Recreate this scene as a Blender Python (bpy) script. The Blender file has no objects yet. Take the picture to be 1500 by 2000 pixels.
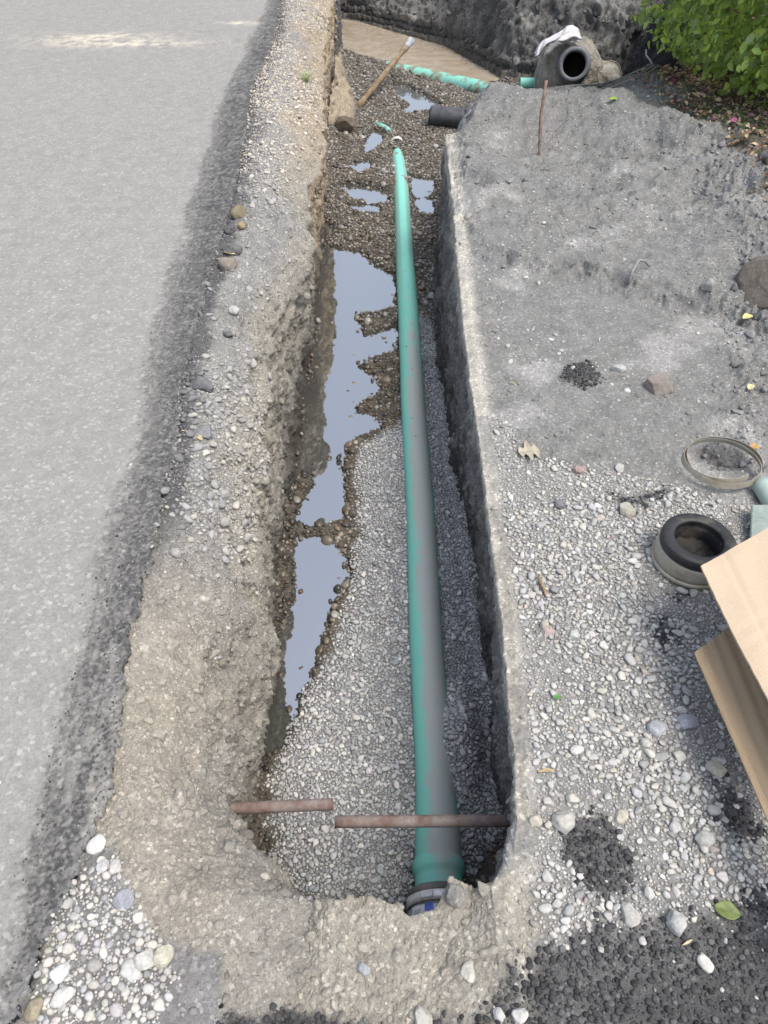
import bpy, bmesh, math, random
import numpy as np
from mathutils import Vector, Matrix

rng = np.random.default_rng(7)
random.seed(7)
S = bpy.context.scene
COL = S.collection

# ---------------------------------------------------------------- camera
F = 1444.0                       # focal length in photo pixels (1500 x 2000)
TH = math.radians(44.7)          # pitch below the horizon
PSI = math.radians(0.644)        # yaw to the right of the trench axis
CAMZ = 1.6
cam_d = bpy.data.cameras.new("camera")
cam = bpy.data.objects.new("camera", cam_d)
COL.objects.link(cam)
cam_d.sensor_fit = 'VERTICAL'
cam_d.sensor_height = 24.0
cam_d.lens = 24.0 * F / 2000.0
cam_d.clip_start = 0.05
cam_d.clip_end = 500.0
cam.location = (0, 0, CAMZ)
cam.rotation_euler = (math.pi / 2 - TH, 0, -PSI)
S.camera = cam

# ---------------------------------------------------------------- sky, sun, exposure
SUN_EL = math.radians(64)
SUN_AZ = math.radians(125)        # from +Y clockwise (towards +X)
world = bpy.data.worlds.new("World")
S.world = world
world.use_nodes = True
nt = world.node_tree
nt.nodes.clear()
wo = nt.nodes.new('ShaderNodeOutputWorld')
wb = nt.nodes.new('ShaderNodeBackground')
sk = nt.nodes.new('ShaderNodeTexSky')
sk.sky_type = 'NISHITA'
sk.sun_disc = False
sk.sun_elevation = SUN_EL
sk.sun_rotation = SUN_AZ
sk.air_density = 1.0
sk.dust_density = 3.0
sk.ozone_density = 1.0
wb.inputs[1].default_value = 0.15
hs = nt.nodes.new('ShaderNodeHueSaturation')
hs.inputs['Saturation'].default_value = .60
nt.links.new(sk.outputs[0], hs.inputs['Color'])
nt.links.new(hs.outputs[0], wb.inputs[0])
nt.links.new(wb.outputs[0], wo.inputs[0])
sun_d = bpy.data.lights.new("sun", 'SUN')
sun_d.energy = 1.5
sun_d.angle = math.radians(26)
sun_d.color = (1.0, 0.93, 0.82)
sun = bpy.data.objects.new("sun", sun_d)
COL.objects.link(sun)
sdir = Vector((math.cos(SUN_EL) * math.sin(SUN_AZ), math.cos(SUN_EL) * math.cos(SUN_AZ), math.sin(SUN_EL)))
sun.rotation_euler = sdir.to_track_quat('Z', 'Y').to_euler()
sun.location = sdir * 20
S.view_settings.view_transform = 'Standard'
S.view_settings.look = 'None'
S.view_settings.exposure = 0.93
S.view_settings.gamma = 1.0
S.render.engine = 'CYCLES'
S.cycles.max_bounces = 5
S.cycles.diffuse_bounces = 3
S.cycles.use_denoising = True

# ---------------------------------------------------------------- helpers
ROT = Matrix.Rotation(-PSI, 3, 'Z') @ Matrix.Rotation(math.pi / 2 - TH, 3, 'X')


def ray(px, py):
    return ROT @ Vector(((px - 750.0) / F, -(py - 1000.0) / F, -1.0))


def gp(px, py, z=0.0):
    """the point of height z seen at that spot"""
    d = ray(px, py)
    t = (z - CAMZ) / d.z
    return Vector((d.x * t, d.y * t, z))


def yp(px, py, Y):
    """the point at distance Y ahead seen at that spot"""
    d = ray(px, py)
    t = Y / d.y
    return Vector((d.x * t, Y, CAMZ + d.z * t))


def path(pts, z=0.0):
    out = []
    for p in pts:
        zz = p[2] if len(p) > 2 else z
        g = gp(p[0], p[1], zz)
        out.append((g.y, g.x))
    out.sort()
    a = np.array(out)
    return a[:, 0], a[:, 1]


def poly(pts, z=0.0):
    return np.array([gp(p[0], p[1], z)[:2] for p in pts])


def sd(X, Y, P):
    """signed distance to a polygon, negative inside"""
    d = np.full(X.shape, 1e9)
    ins = np.zeros(X.shape, bool)
    n = len(P)
    for i in range(n):
        ax, ay = P[i]
        bx, by = P[(i + 1) % n]
        ex, ey = bx - ax, by - ay
        wx, wy = X - ax, Y - ay
        t = np.clip((wx * ex + wy * ey) / (ex * ex + ey * ey + 1e-12), 0, 1)
        d = np.minimum(d, (wx - ex * t) ** 2 + (wy - ey * t) ** 2)
        c = ((ay > Y) != (by > Y)) & (X < ex * (Y - ay) / (ey + 1e-12) + ax)
        ins ^= c
    d = np.sqrt(d)
    return np.where(ins, -d, d)


def ss(a, b, x):
    t = np.clip((x - a) / (b - a), 0, 1)
    return t * t * (3 - 2 * t)


def _h(ix, iy, iz, seed):
    h = (ix.astype(np.uint32) * np.uint32(374761393)) ^ (iy.astype(np.uint32) * np.uint32(668265263)) \
        ^ (iz.astype(np.uint32) * np.uint32(2147483647)) ^ np.uint32(seed * 974634777 & 0xffffffff)
    h = (h ^ (h >> np.uint32(13))) * np.uint32(1274126177)
    h = (h ^ (h >> np.uint32(16))) * np.uint32(2246822519)
    h ^= h >> np.uint32(13)
    return (h & np.uint32(0xffffff)).astype(np.float32) / np.float32(0xffffff)


def noise(x, y, z, f, seed=0):
    """value noise in -1..1"""
    x, y, z = (x * .8 + y * .6) * f + 17.3, (y * .8 - x * .6) * f + 31.7 + z * f * .35, (z * .94 - y * .2) * f + 5.1
    ix, iy, iz = np.floor(x).astype(np.int64), np.floor(y).astype(np.int64), np.floor(z).astype(np.int64)
    fx, fy, fz = (x - ix).astype(np.float32), (y - iy).astype(np.float32), (z - iz).astype(np.float32)
    fx, fy, fz = [t * t * t * (t * (t * 6 - 15) + 10) for t in (fx, fy, fz)]
    r = 0
    for a in (0, 1):
        for b in (0, 1):
            for c in (0, 1):
                w = (fx if a else 1 - fx) * (fy if b else 1 - fy) * (fz if c else 1 - fz)
                r = r + w * _h(ix + a, iy + b, iz + c, seed)
    return r * 2 - 1


def fbm(x, y, z, f, oct=3, seed=0, g=.5):
    r, a, s = 0, 1.0, 0.0
    for k in range(oct):
        r = r + a * noise(x, y, z, f * 2.03 ** k, seed + k * 7)
        s += a
        a *= g
    return r / s


def billow(x, y, z, f, seed=0):
    return 1 - np.abs(noise(x, y, z, f, seed)) * 2


def mesh_from(name, V, Fq, mat=None, col=None, smooth=True, parent=None):
    V = np.ascontiguousarray(V, dtype=np.float32)
    Fq = np.ascontiguousarray(Fq, dtype=np.int32)
    me = bpy.data.meshes.new(name)
    me.vertices.add(len(V))
    me.vertices.foreach_set('co', V.ravel())
    k = Fq.shape[1]
    me.loops.add(Fq.size)
    me.loops.foreach_set('vertex_index', Fq.ravel())
    me.polygons.add(len(Fq))
    me.polygons.foreach_set('loop_start', np.arange(0, Fq.size, k, dtype=np.int32))
    me.polygons.foreach_set('use_smooth', np.full(len(Fq), smooth, dtype=bool))
    me.update(calc_edges=True)
    if col is not None:
        at = me.attributes.new('Col', 'FLOAT_COLOR', 'POINT')
        c = np.ones((len(V), 4), np.float32)
        c[:, :col.shape[1]] = col
        at.data.foreach_set('color', c.ravel())
    o = bpy.data.objects.new(name, me)
    COL.objects.link(o)
    if mat:
        me.materials.append(mat)
    if parent:
        o.parent = parent
    return o


def bm_obj(name, bm, mat, parent=None, smooth=True):
    me = bpy.data.meshes.new(name)
    bm.to_mesh(me)
    bm.free()
    for p in me.polygons:
        p.use_smooth = smooth
    me.materials.append(mat)
    o = bpy.data.objects.new(name, me)
    COL.objects.link(o)
    if parent:
        o.parent = parent
    return o


def tag(o, label=None, cat=None, group=None, kind=None):
    if label: o['label'] = label
    if cat: o['category'] = cat
    if group: o['group'] = group
    if kind: o['kind'] = kind
    return o


def empty(name, loc=(0, 0, 0), rot=(0, 0, 0)):
    o = bpy.data.objects.new(name, None)
    COL.objects.link(o)
    o.location = loc
    o.rotation_euler = rot
    return o


# ---------------------------------------------------------------- materials
def mat_base(name):
    m = bpy.data.materials.new(name)
    m.use_nodes = True
    n = m.node_tree
    n.nodes.clear()
    out = n.nodes.new('ShaderNodeOutputMaterial')
    b = n.nodes.new('ShaderNodeBsdfPrincipled')
    n.links.new(b.outputs[0], out.inputs[0])
    return m, n, b, out


def N(n, t, **kw):
    x = n.nodes.new(t)
    for k, v in kw.items():
        if k.startswith('i_'):
            x.inputs[k[2:].replace('_', ' ')].default_value = v
        else:
            setattr(x, k, v)
    return x


def ramp(n, src, stops):
    r = n.nodes.new('ShaderNodeValToRGB')
    e = r.color_ramp.elements
    while len(e) < len(stops):
        e.new(.5)
    for q, (p, c) in zip(e, stops):
        q.position = p
        q.color = (c, c, c, 1) if not hasattr(c, '__len__') else (*c, 1)
    n.links.new(src, r.inputs[0])
    return r.outputs[0]


def mix(n, a, b, fac, mode='MIX'):
    m = n.nodes.new('ShaderNodeMix')
    m.data_type = 'RGBA'
    m.blend_type = mode
    for s, v in ((6, a), (7, b)):
        if isinstance(v, tuple):
            m.inputs[s].default_value = (*v, 1)
        else:
            n.links.new(v, m.inputs[s])
    if isinstance(fac, (int, float)):
        m.inputs[0].default_value = fac
    else:
        n.links.new(fac, m.inputs[0])
    return m.outputs[2]


def soil_mat(name, grain=260.0, amt=.45, bump=.35, dist=.004, rough=.95, mott=(.80, 1.16)):
    """vertex zones x grain, flecks and a fine bump"""
    m, n, b, out = mat_base(name)
    tc = N(n, 'ShaderNodeTexCoord')
    at = N(n, 'ShaderNodeAttribute', attribute_name='Col')
    n1 = N(n, 'ShaderNodeTexNoise', i_Scale=grain, i_Detail=3.0, i_Roughness=.7)
    n2 = N(n, 'ShaderNodeTexNoise', i_Scale=14.0, i_Detail=6.0, i_Roughness=.65)
    v1 = N(n, 'ShaderNodeTexVoronoi', i_Scale=grain * .55)
    v2 = N(n, 'ShaderNodeTexVoronoi', i_Scale=grain * .22)
    for q in (n1, n2, v1, v2):
        n.links.new(tc.outputs['Object'], q.inputs['Vector'])
    c = mix(n, at.outputs['Color'], ramp(n, n1.outputs['Fac'], [(.3, 1 - amt), (.72, 1 + amt * .8)]), 1.0, 'MULTIPLY')
    c = mix(n, c, ramp(n, n2.outputs['Fac'], [(.3, mott[0]), (.7, mott[1])]), 1.0, 'MULTIPLY')
    # grains each of their own tone
    sep = N(n, 'ShaderNodeSeparateColor')
    n.links.new(v1.outputs['Color'], sep.inputs[0])
    c = mix(n, c, ramp(n, sep.outputs[0], [(.0, 1 - amt * .6), (.85, 1.0), (1.0, 1 + amt * 1.6)]), 1.0, 'MULTIPLY')
    n.links.new(c, b.inputs['Base Color'])
    b.inputs['Roughness'].default_value = rough
    b.inputs['Specular IOR Level'].default_value = .25
    ad = N(n, 'ShaderNodeMath', operation='ADD')
    n.links.new(n1.outputs['Fac'], ad.inputs[0])
    mu = N(n, 'ShaderNodeMath', operation='MULTIPLY')
    n.links.new(v2.outputs['Distance'], mu.inputs[0])
    mu.inputs[1].default_value = -1.2
    n.links.new(mu.outputs[0], ad.inputs[1])
    bp = N(n, 'ShaderNodeBump', i_Strength=bump, i_Distance=dist)
    n.links.new(ad.outputs[0], bp.inputs['Height'])
    n.links.new(bp.outputs[0], b.inputs['Normal'])
    return m


def stone_mat(name, rough=.85, spec=.3, bump=.25, vary=.22):
    m, n, b, out = mat_base(name)
    tc = N(n, 'ShaderNodeTexCoord')
    at = N(n, 'ShaderNodeAttribute', attribute_name='Col')
    n1 = N(n, 'ShaderNodeTexNoise', i_Scale=160.0, i_Detail=4.0, i_Roughness=.65)
    n2 = N(n, 'ShaderNodeTexNoise', i_Scale=600.0, i_Detail=2.0)
    for q in (n1, n2):
        n.links.new(tc.outputs['Object'], q.inputs['Vector'])
    c = mix(n, at.outputs['Color'], ramp(n, n1.outputs['Fac'], [(.3, 1 - vary), (.7, 1 + vary * .7)]), 1.0, 'MULTIPLY')
    n.links.new(c, b.inputs['Base Color'])
    b.inputs['Roughness'].default_value = rough
    b.inputs['Specular IOR Level'].default_value = spec
    bp = N(n, 'ShaderNodeBump', i_Strength=bump, i_Distance=.002)
    n.links.new(n2.outputs['Fac'], bp.inputs['Height'])
    n.links.new(bp.outputs[0], b.inputs['Normal'])
    return m


def plain_mat(name, c1, c2=None, rough=.6, metal=0.0, spec=.5, scale=20.0, lo=.4, hi=.65, bump=.1, bscale=80.0, bdist=.002):
    """two tones mottled over each other, fine bump"""
    m, n, b, out = mat_base(name)
    tc = N(n, 'ShaderNodeTexCoord')
    n1 = N(n, 'ShaderNodeTexNoise', i_Scale=scale, i_Detail=6.0, i_Roughness=.65)
    n2 = N(n, 'ShaderNodeTexNoise', i_Scale=bscale, i_Detail=4.0, i_Roughness=.6)
    for q in (n1, n2):
        n.links.new(tc.outputs['Object'], q.inputs['Vector'])
    c = mix(n, c1, c2 or c1, ramp(n, n1.outputs['Fac'], [(lo, 0.0), (hi, 1.0)]))
    c = mix(n, c, ramp(n, n2.outputs['Fac'], [(.3, .85), (.7, 1.12)]), 1.0, 'MULTIPLY')
    n.links.new(c, b.inputs['Base Color'])
    b.inputs['Roughness'].default_value = rough
    b.inputs['Metallic'].default_value = metal
    b.inputs['Specular IOR Level'].default_value = spec
    bp = N(n, 'ShaderNodeBump', i_Strength=bump, i_Distance=bdist)
    n.links.new(n2.outputs['Fac'], bp.inputs['Height'])
    n.links.new(bp.outputs[0], b.inputs['Normal'])
    return m


M_ROAD = soil_mat('road_surface', grain=170, amt=.20, bump=.40, dist=.003, mott=(.93, 1.05))
M_SOIL = soil_mat('soil', grain=260, amt=.32, bump=.45, dist=.004)
M_STONE = stone_mat('dry_stone')
M_WET = stone_mat('wet_stone', rough=.35, spec=.5, bump=.1, vary=.35)
M_CRUMB = stone_mat('tar_crumb', rough=.75, spec=.3, bump=.5, vary=.35)
M_CLAYSTONE = soil_mat('clay_coated_stone', grain=300, amt=.25, bump=.3, dist=.002)

# ---------------------------------------------------------------- terrain layout
BED = -0.80          # water level in the trench
E_y, E_x = path([(560, -120), (548, 0), (532, 90), (492, 170), (472, 300), (450, 400), (402, 560), (380, 650), (350, 760),
                 (340, 900), (315, 1000), (290, 1100), (275, 1150), (250, 1250), (240, 1350), (230, 1450),
                 (215, 1550), (165, 1650), (130, 1750), (90, 1850), (40, 1950), (0, 2060)], 0.0)
C_y, C_x = path([(540, -120), (526, 0), (480, 100), (430, 200), (400, 300), (368, 400), (348, 500), (322, 580), (304, 650), (288, 740),
                 (282, 800), (250, 900), (222, 1000), (192, 1100), (172, 1180), (148, 1260), (122, 1350),
                 (110, 1450), (70, 1600), (30, 1750), (0, 1900), (-30, 2000)], 0.0)
L_PTS = [(650, -60, -.1), (648, 0, -.1), (640, 60, -.1), (630, 130, -.1), (630, 200, -.1), (632, 290, -.1), (622, 330, -.1), (600, 370, -.1),
         (594, 410, -.1), (602, 480, -.1), (592, 530, -.14), (562, 576, -.20), (538, 648, -.22), (522, 700, -.25),
         (522, 760, -.26), (512, 820, -.26), (510, 912, -.28), (498, 960, -.32), (490, 1030, -.36), (492, 1100, -.40),
         (515, 1170, -.46), (527, 1250, -.50), (523, 1333, -.50), (512, 1400, -.48), (500, 1467, -.45), (480, 1517, -.40), (452, 1547, -.34),
         (450, 1572, -.31), (475, 1630, -.25), (502, 1682, -.18), (550, 1732, -.11), (600, 1760, -.08)]
L_y, L_x = path(L_PTS)
_lz = sorted((gp(*p).y, p[2]) for p in L_PTS)
LZ_y = np.array([p[0] for p in _lz]); LZ_z = np.array([p[1] for p in _lz])
BL_y, BL_x = path([(655, 0), (657, 100), (642, 270), (634, 340), (626, 400), (619, 500), (617, 576), (605, 680), (594, 760),
                   (584, 860), (572, 940), (560, 1020), (548, 1100), (540, 1160), (520, 1333), (490, 1500), (470, 1650)], -.8)
R_y, R_x = path([(870, 266), (885, 400), (893, 500), (900, 580), (906, 650), (926, 800), (940, 900), (953, 1000), (966, 1100),
                 (984, 1250), (996, 1400), (1005, 1500), (1008, 1600), (1003, 1670), (985, 1715), (960, 1740)], 0.0)
BR_y, BR_x = path([(842, 300), (843, 400), (847, 560), (852, 700), (872, 850), (903, 1000), (928, 1150), (945, 1250),
                   (958, 1350), (972, 1500), (985, 1650)], -.8)
# beyond the square block corner the right lip steps back, then opens into the far pit
yc = gp(870, 266, 0).y
R_y = np.concatenate([R_y, [yc + .02, yc + .35, yc + .75, yc + 1.00, yc + 1.18, yc + 3.4, yc + 4.2, 13.0]])
R_x = np.concatenate([R_x, [R_x[-1] + .10, .58, .74, .80, 2.35, 2.75, 3.3, 3.6]])
BR_y2 = np.array([yc + .02, yc + .35, yc + .8, yc + 1.0, yc + 1.18, yc + 3.4, yc + 4.2, 13.0])
BR_x2 = np.array([.46, .50, .60, .66, 1.9, 2.45, 3.1, 3.4])
keep = BR_y < yc
BR_y = np.concatenate([BR_y[keep], BR_y2])
BR_x = np.concatenate([BR_x[keep], BR_x2])
# near end of the trench: lip as a function of X
en = [(560, 1740), (600, 1760), (660, 1765), (720, 1757), (780, 1778), (800, 1796), (825, 1790), (850, 1784), (866, 1756), (882, 1720), (894, 1726),
      (925, 1745), (960, 1740), (985, 1722), (1003, 1690)]
en_p = sorted([(gp(a, b, -.06).x, gp(a, b, -.06).y) for a, b in en])
EN_x = np.array([p[0] for p in en_p])
EN_y = np.array([p[1] for p in en_p])
YEND = float(np.mean(EN_y))
# foot of the earth face behind the pool
bw_x = np.array([-2.5, -.9, -.19, .93, 1.25, 1.47, 2.2, 3.2, 6])
bw_y = np.array([12.9, 12.6, 12.2, 10.8, 9.9, 9.3, 8.85, 8.5, 8.2])

# water outlines on the trench floor
PW = [poly(p, BED) for p in (
    [(640, 478), (660, 490), (700, 492), (722, 512), (768, 540), (772, 600), (735, 612), (700, 610), (694, 628), (712, 655), (775, 640), (778, 690),
     (735, 698), (704, 716), (735, 744), (742, 765), (700, 790), (676, 797), (745, 822), (735, 838), (690, 852), (676, 872), (668, 905),
     (678, 960), (668, 1012), (640, 1022), (600, 1030), (582, 1010), (602, 965), (612, 940), (588, 925), (560, 915), (560, 800), (580, 600), (600, 480)],
    [(600, 1050), (640, 1058), (676, 1082), (682, 1110), (672, 1150), (640, 1200), (628, 1250), (605, 1300), (592, 1340), (576, 1390), (556, 1450),
     (520, 1472), (490, 1500), (470, 1480), (500, 1380), (520, 1330), (535, 1250), (566, 1190), (580, 1140), (572, 1085), (585, 1050)],
    [(664, 364), (700, 362), (755, 374), (760, 392), (730, 398), (690, 388)],
    [(680, 322), (718, 316), (724, 332), (700, 338)],
    [(676, 402), (735, 402), (745, 418), (700, 414)],
    [(800, 345), (846, 350), (845, 420), (822, 418), (806, 385)],
    [(768, 164), (800, 172), (850, 200), (862, 208), (846, 216), (800, 225), (785, 215), (800, 205), (775, 185)],
    [(628, 430), (650, 445), (640, 470), (628, 470)],
    [(730, 255), (752, 262), (740, 285), (716, 300), (712, 285)],
)]
P_POOL = poly([(650, 10), (700, 20), (800, 36), (870, 73), (930, 106), (992, 150), (960, 168), (900, 160), (800, 137), (740, 118), (700, 110), (662, 96), (640, 60)], BED)
P_DRY = poly([(786, 832), (745, 848), (715, 865), (700, 920), (708, 1010), (702, 1100), (688, 1190), (652, 1270), (620, 1330), (592, 1400),
              (560, 1470), (540, 1520), (545, 1610), (550, 1690), (600, 1800), (760, 1800), (800, 1690), (900, 1700), (935, 1660), (960, 1600),
              (975, 1500), (955, 1330), (918, 1050), (880, 850), (850, 690), (822, 610), (800, 700)], -.77)


def cell_rows():
    ys = list(np.arange(-4.0, .2, .3))
    y = .2
    while y < 13.4:
        ys.append(y)
        dep = y * math.cos(TH) + 1.6 * math.sin(TH)
        st = max(.0021, min(2.7 * dep * dep / (F * 1.6), .034 if y < 8.3 else .018))
        y += st
    while y < 60:
        ys.append(y)
        y += .5 + (y - 13) * .3
    return np.array(ys)


ROWS = cell_rows()
NR = len(ROWS)
dep = np.maximum(ROWS, .3) * math.cos(TH) + 1.6 * math.sin(TH)
half = dep * 750 / F
Er = np.interp(ROWS, E_y, E_x)
Cr = np.interp(ROWS, C_y, C_x)
Lr = np.interp(ROWS, L_y, L_x)
BLr = np.interp(ROWS, BL_y, BL_x)
BRr = np.interp(ROWS, BR_y, BR_x)
Rr = np.interp(ROWS, R_y, R_x)
# ragged small-scale wander of the lips
Lr = Lr + .016 * noise(ROWS, ROWS * 0, ROWS * 0, 9, 3) + .009 * noise(ROWS, ROWS * 0, ROWS * 0, 31, 4)
Er = Er + .010 * noise(ROWS, ROWS * 0, ROWS * 0, 22, 5) + .007 * noise(ROWS, ROWS * 0, ROWS * 0, 60, 15)
Rr = Rr + .002 * noise(ROWS, ROWS * 0, ROWS * 0, 15, 6)
k = 1 - ss(YEND + .02, YEND + .22, ROWS)
k2 = .02 + .11 * (1 - ss(YEND - .20, YEND - .02, ROWS))
BLr = BLr * (1 - k) + (Lr + .02 + k2) * k
BRr = BRr * (1 - k) + (Rr - .02 - k2) * k
Lz = np.interp(ROWS, LZ_y, LZ_z) + .02 * noise(ROWS, ROWS * 0, ROWS * 0, 3, 9)

nA, nB, nC, nD, nE, nF = 190, 150, 70, 210, 60, 330
coarse = np.array([40, 20, 10, 5, 2.5, 1.2, .5, .2])
cols = []       # list of (X rows, region id, t)
for q in coarse:
    cols.append((-half * 1.25 - .2 - q, 0, 0.0))
uA = np.linspace(0, 1, nA)
for t in uA:
    left = -half * 1.25 - .2
    cols.append((left + (Er - left) * t, 0, t))
NROAD = len(cols)
for t in np.linspace(0, 1, nB):
    cols.append((Er + (Lr - Er) * t, 1, t))
for t in np.linspace(0, 1, nC + 2)[1:-1]:
    cols.append((Lr + (BLr - Lr) * t, 2, t))
for t in np.linspace(0, 1, nD):
    cols.append((BLr + (BRr - BLr) * t, 3, t))
for t in np.linspace(0, 1, nE + 2)[1:-1]:
    cols.append((BRr + (Rr - BRr) * t, 4, t))
right = np.maximum(half * 1.25 + .25, Rr + .5)
for t in np.linspace(0, 1, nF):
    cols.append((Rr + (right - Rr) * t, 5, t))
for q in coarse[::-1]:
    cols.append((right + q, 5, 1.0))
X = np.stack([c[0] for c in cols], 1)
REG = np.array([c[1] for c in cols])[None, :].repeat(NR, 0)
T = np.array([c[2] for c in cols])[None, :].repeat(NR, 0)
Y = ROWS[:, None].repeat(X.shape[1], 1).copy()
NCOL = X.shape[1]
# rows near the end wall bend to follow its lip
wy = np.exp(-((Y - YEND) / .12) ** 2) * ((REG >= 2) & (REG <= 4))
Y += (np.interp(X, EN_x, EN_y) - YEND) * wy
# the same rows seen from the lips' columns: keep continuous at both lips
G = ss(0.0, .030, Y - np.interp(X, EN_x, EN_y))      # 0 in front of the trench, 1 inside

Z = np.zeros_like(X)
# --- road
m = REG == 0
Z[m] = 0.004 * noise(X[m], Y[m], Y[m] * 0, .8, 11)
# --- left bank
m = REG == 1
t = T[m]
lz = np.repeat(Lz[:, None], NCOL, 1)[m]
hump = .05 * ss(3.2, 4.6, Y[m]) * np.sin(np.pi * np.clip(t, 0, 1)) ** 1
Z[m] = -.018 - .012 * t + (lz + .03) * np.clip(t, 0, 1) ** 2.0 + hump + .012 * np.sin(np.pi * t)
# --- bed
m = REG == 3
bx, by = X[m], Y[m]
wd = np.full(bx.shape, 9.0)
for P in PW:
    wd = np.minimum(wd, sd(bx, by, P))
pd = sd(bx, by, P_POOL)
wn = .012 * noise(bx, by, by * 0, 22, 21) + .009 * noise(bx, by, by * 0, 55, 22) - .006 - .018 * ss(3.6, 4.2, by)
wdn = wd + wn
dd = sd(bx, by, P_DRY) + .02 * noise(bx, by, by * 0, 16, 23)
z = BED + np.clip(wdn * .7, -.035, .016)
z += .030 * (1 - ss(-.12, .03, dd))
z += .04 * (1 - ss(.6, 1.1, by)) * (1 - ss(-.1, .02, dd))
z = np.where(by > 3.6, z + .012 + .02 * noise(bx, by, by * 0, 3, 25) * (wd > .03), z)
z = np.where(pd < .25, z * 0 + np.minimum(z, BED + np.clip((pd + .05) * .5, -.14, .05)), z)
# slump of tan sand against the far left wall
sl = sd(bx, by, poly([(632, 262), (640, 50), (656, 60), (668, 130), (692, 205), (690, 238), (672, 250)], -.75))
z += .15 * (1 - ss(-.18, .10, sl + .05 * noise(bx, by, by * 0, 6, 26)))
# foot of the heaps by the walls
tt = T[m]
z += (.02 + .03 * ss(2.2, 3.2, by)) * (1 - ss(0, .04, tt)) + .04 * ss(.93, 1, tt)
# earth face behind the pool
bwz = (by - np.interp(bx, bw_x, bw_y))
z = np.where(bwz > -.4, np.maximum(z, -.92 + np.clip(bwz + .2, 0, 9) * .95), z)
z = np.minimum(z, .12 + 0 * z)
hole = np.exp(-(((bx - 2.35) / .5) ** 2 + ((by - 8.2) / 1.0) ** 2))
z = z - .35 * hole * (by > 6)
hb = gp(898, 1440, -.72)
z = z + .135 * np.exp(-((bx - hb.x) / .060) ** 2 - ((by - hb.y) / .15) ** 2)
zf = -.04
g = G[m]
Z[m] = zf + (z - zf) * g
BEDW = np.zeros_like(X); BEDW[m] = np.clip(.5 - dd * 14, 0, 1)       # dry gravel weight
BWD = np.full_like(X, 9.0); BWD[m] = wdn
BPD = np.full_like(X, 9.0); BPD[m] = pd
SLUMP = np.zeros_like(X); SLUMP[m] = 1 - ss(-.05, .06, sl)
BACKW = np.zeros_like(X); BACKW[m] = ss(-.15, .15, bwz)
# --- right ground
m = REG == 5
gx, gy = X[m], Y[m]


def bumpf(px, py, r, h, z0=0.0, ax=1.0, ay=1.0, rot=0.0):
    c = gp(px, py, z0)
    dx, dy = gx - c.x, gy - c.y
    ca, sa = math.cos(rot), math.sin(rot)
    u = (dx * ca + dy * sa) / ax
    v = (-dx * sa + dy * ca) / ay
    return h * np.exp(-(u * u + v * v) / (r * r))


z = .01 * noise(gx, gy, gy * 0, 1.7, 31) + .004
far = ss(2.2, 4.2, gy)
z += far * (.010 + .040 * fbm(gx, gy, gy * 0, 1.5, 3, 33) + .030 * fbm(gx, gy, gy * 0, 4.0, 2, 34))
z += bumpf(1000, 235, .26, .07, 0, 1.5, 1) + bumpf(1200, 245, .20, .08) - bumpf(1110, 172, .40, .10, 0, 1.8, .8)
z += bumpf(1290, 285, .26, .10, 0, 1.6, .7, -.6) + bumpf(1380, 330, .25, .13, 0, 1.6, .7, -.6) + bumpf(1470, 400, .25, .10, 0, 1.4, .8, -.6)
z += bumpf(1265, 165, .20, .07) + bumpf(965, 200, .16, .05) + bumpf(920, 300, .22, .03)
z -= bumpf(1130, 300, .35, .05, 0, 1.6, .6, .3) + bumpf(1440, 540, .10, .05, 0, .5, 2.0) + bumpf(1395, 890, .07, .035)
z += bumpf(1180, 545, .30, .035, 0, 1.8, .35, -.25) + bumpf(1130, 735, .06, .03) + bumpf(1400, 880, .03, .03)
z += bumpf(1470, 480, .35, .07)
up1 = sd(gx, gy, poly([(870, 266), (893, 480), (1000, 525), (1120, 545), (1250, 588), (1400, 612), (1500, 645), (1900, 760), (1900, 300), (1000, 100)], 0))
z += .040 * (1 - ss(-.10, .03, up1 + .06 * noise(gx, gy, gy * 0, 4, 36)))
up2 = sd(gx, gy, poly([(880, 262), (1000, 278), (1130, 335), (1280, 405), (1400, 470), (1500, 500), (1900, 600), (1900, 100), (1000, 100)], 0))
z += .028 * (1 - ss(-.14, .04, up2 + .10 * noise(gx, gy, gy * 0, 3, 37))) * ss(1.0, 1.3, gx)
# long low ruts crossing the sand
z += .022 * far * noise(gx * .5, gy * 2.2, gy * 0, 2.4, 35)
z = np.where(gx > 2.0, z + .03, z)
lipd = (gx - np.repeat(Rr[:, None], NCOL, 1)[m])
z *= ss(0, .12, lipd + .03)
z += .006 * np.exp(-((lipd - .03) / .02) ** 2) * (gy < yc)
pitback = ss(yc + 1.6, yc + 2.6, gy)
z += pitback * .1
Z[m] = z
# --- walls
lzr = np.repeat(Lz[:, None], NCOL, 1)
c0 = int(np.argmax(REG[0] == 3))
c1 = int(NCOL - 1 - np.argmax(REG[0][::-1] == 3))
zb0 = np.repeat(Z[:, c0:c0 + 1], NCOL, 1)
zb1 = np.repeat(Z[:, c1:c1 + 1], NCOL, 1)
cr = int(np.argmax(REG[0] == 5))
zr0 = np.repeat(Z[:, cr:cr + 1], NCOL, 1)
m = REG == 2
Z[m] = (lzr + (zb0 - lzr) * T ** .9)[m]
m = REG == 4
Z[m] = (zb1 + (zr0 - zb1) * T)[m]
# the cut edge on the right stands vertical for 6 cm, then is undercut
wm = (REG == 4) & (Y < yc) & (Y > YEND + .1)
s_ = np.clip((Z + .07) / .07, 0, 1)
X[wm] = (X + (np.repeat(Rr[:, None], NCOL, 1) - X) * s_)[wm]

# --- displacement along the surface normal
P = np.stack([X, Y, Z], 2)


def grid_normals(P):
    du = np.gradient(P, axis=1)
    dv = np.gradient(P, axis=0)
    n_ = np.cross(du, dv)
    n_ /= np.linalg.norm(n_, axis=2, keepdims=True) + 1e-12
    return n_


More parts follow.
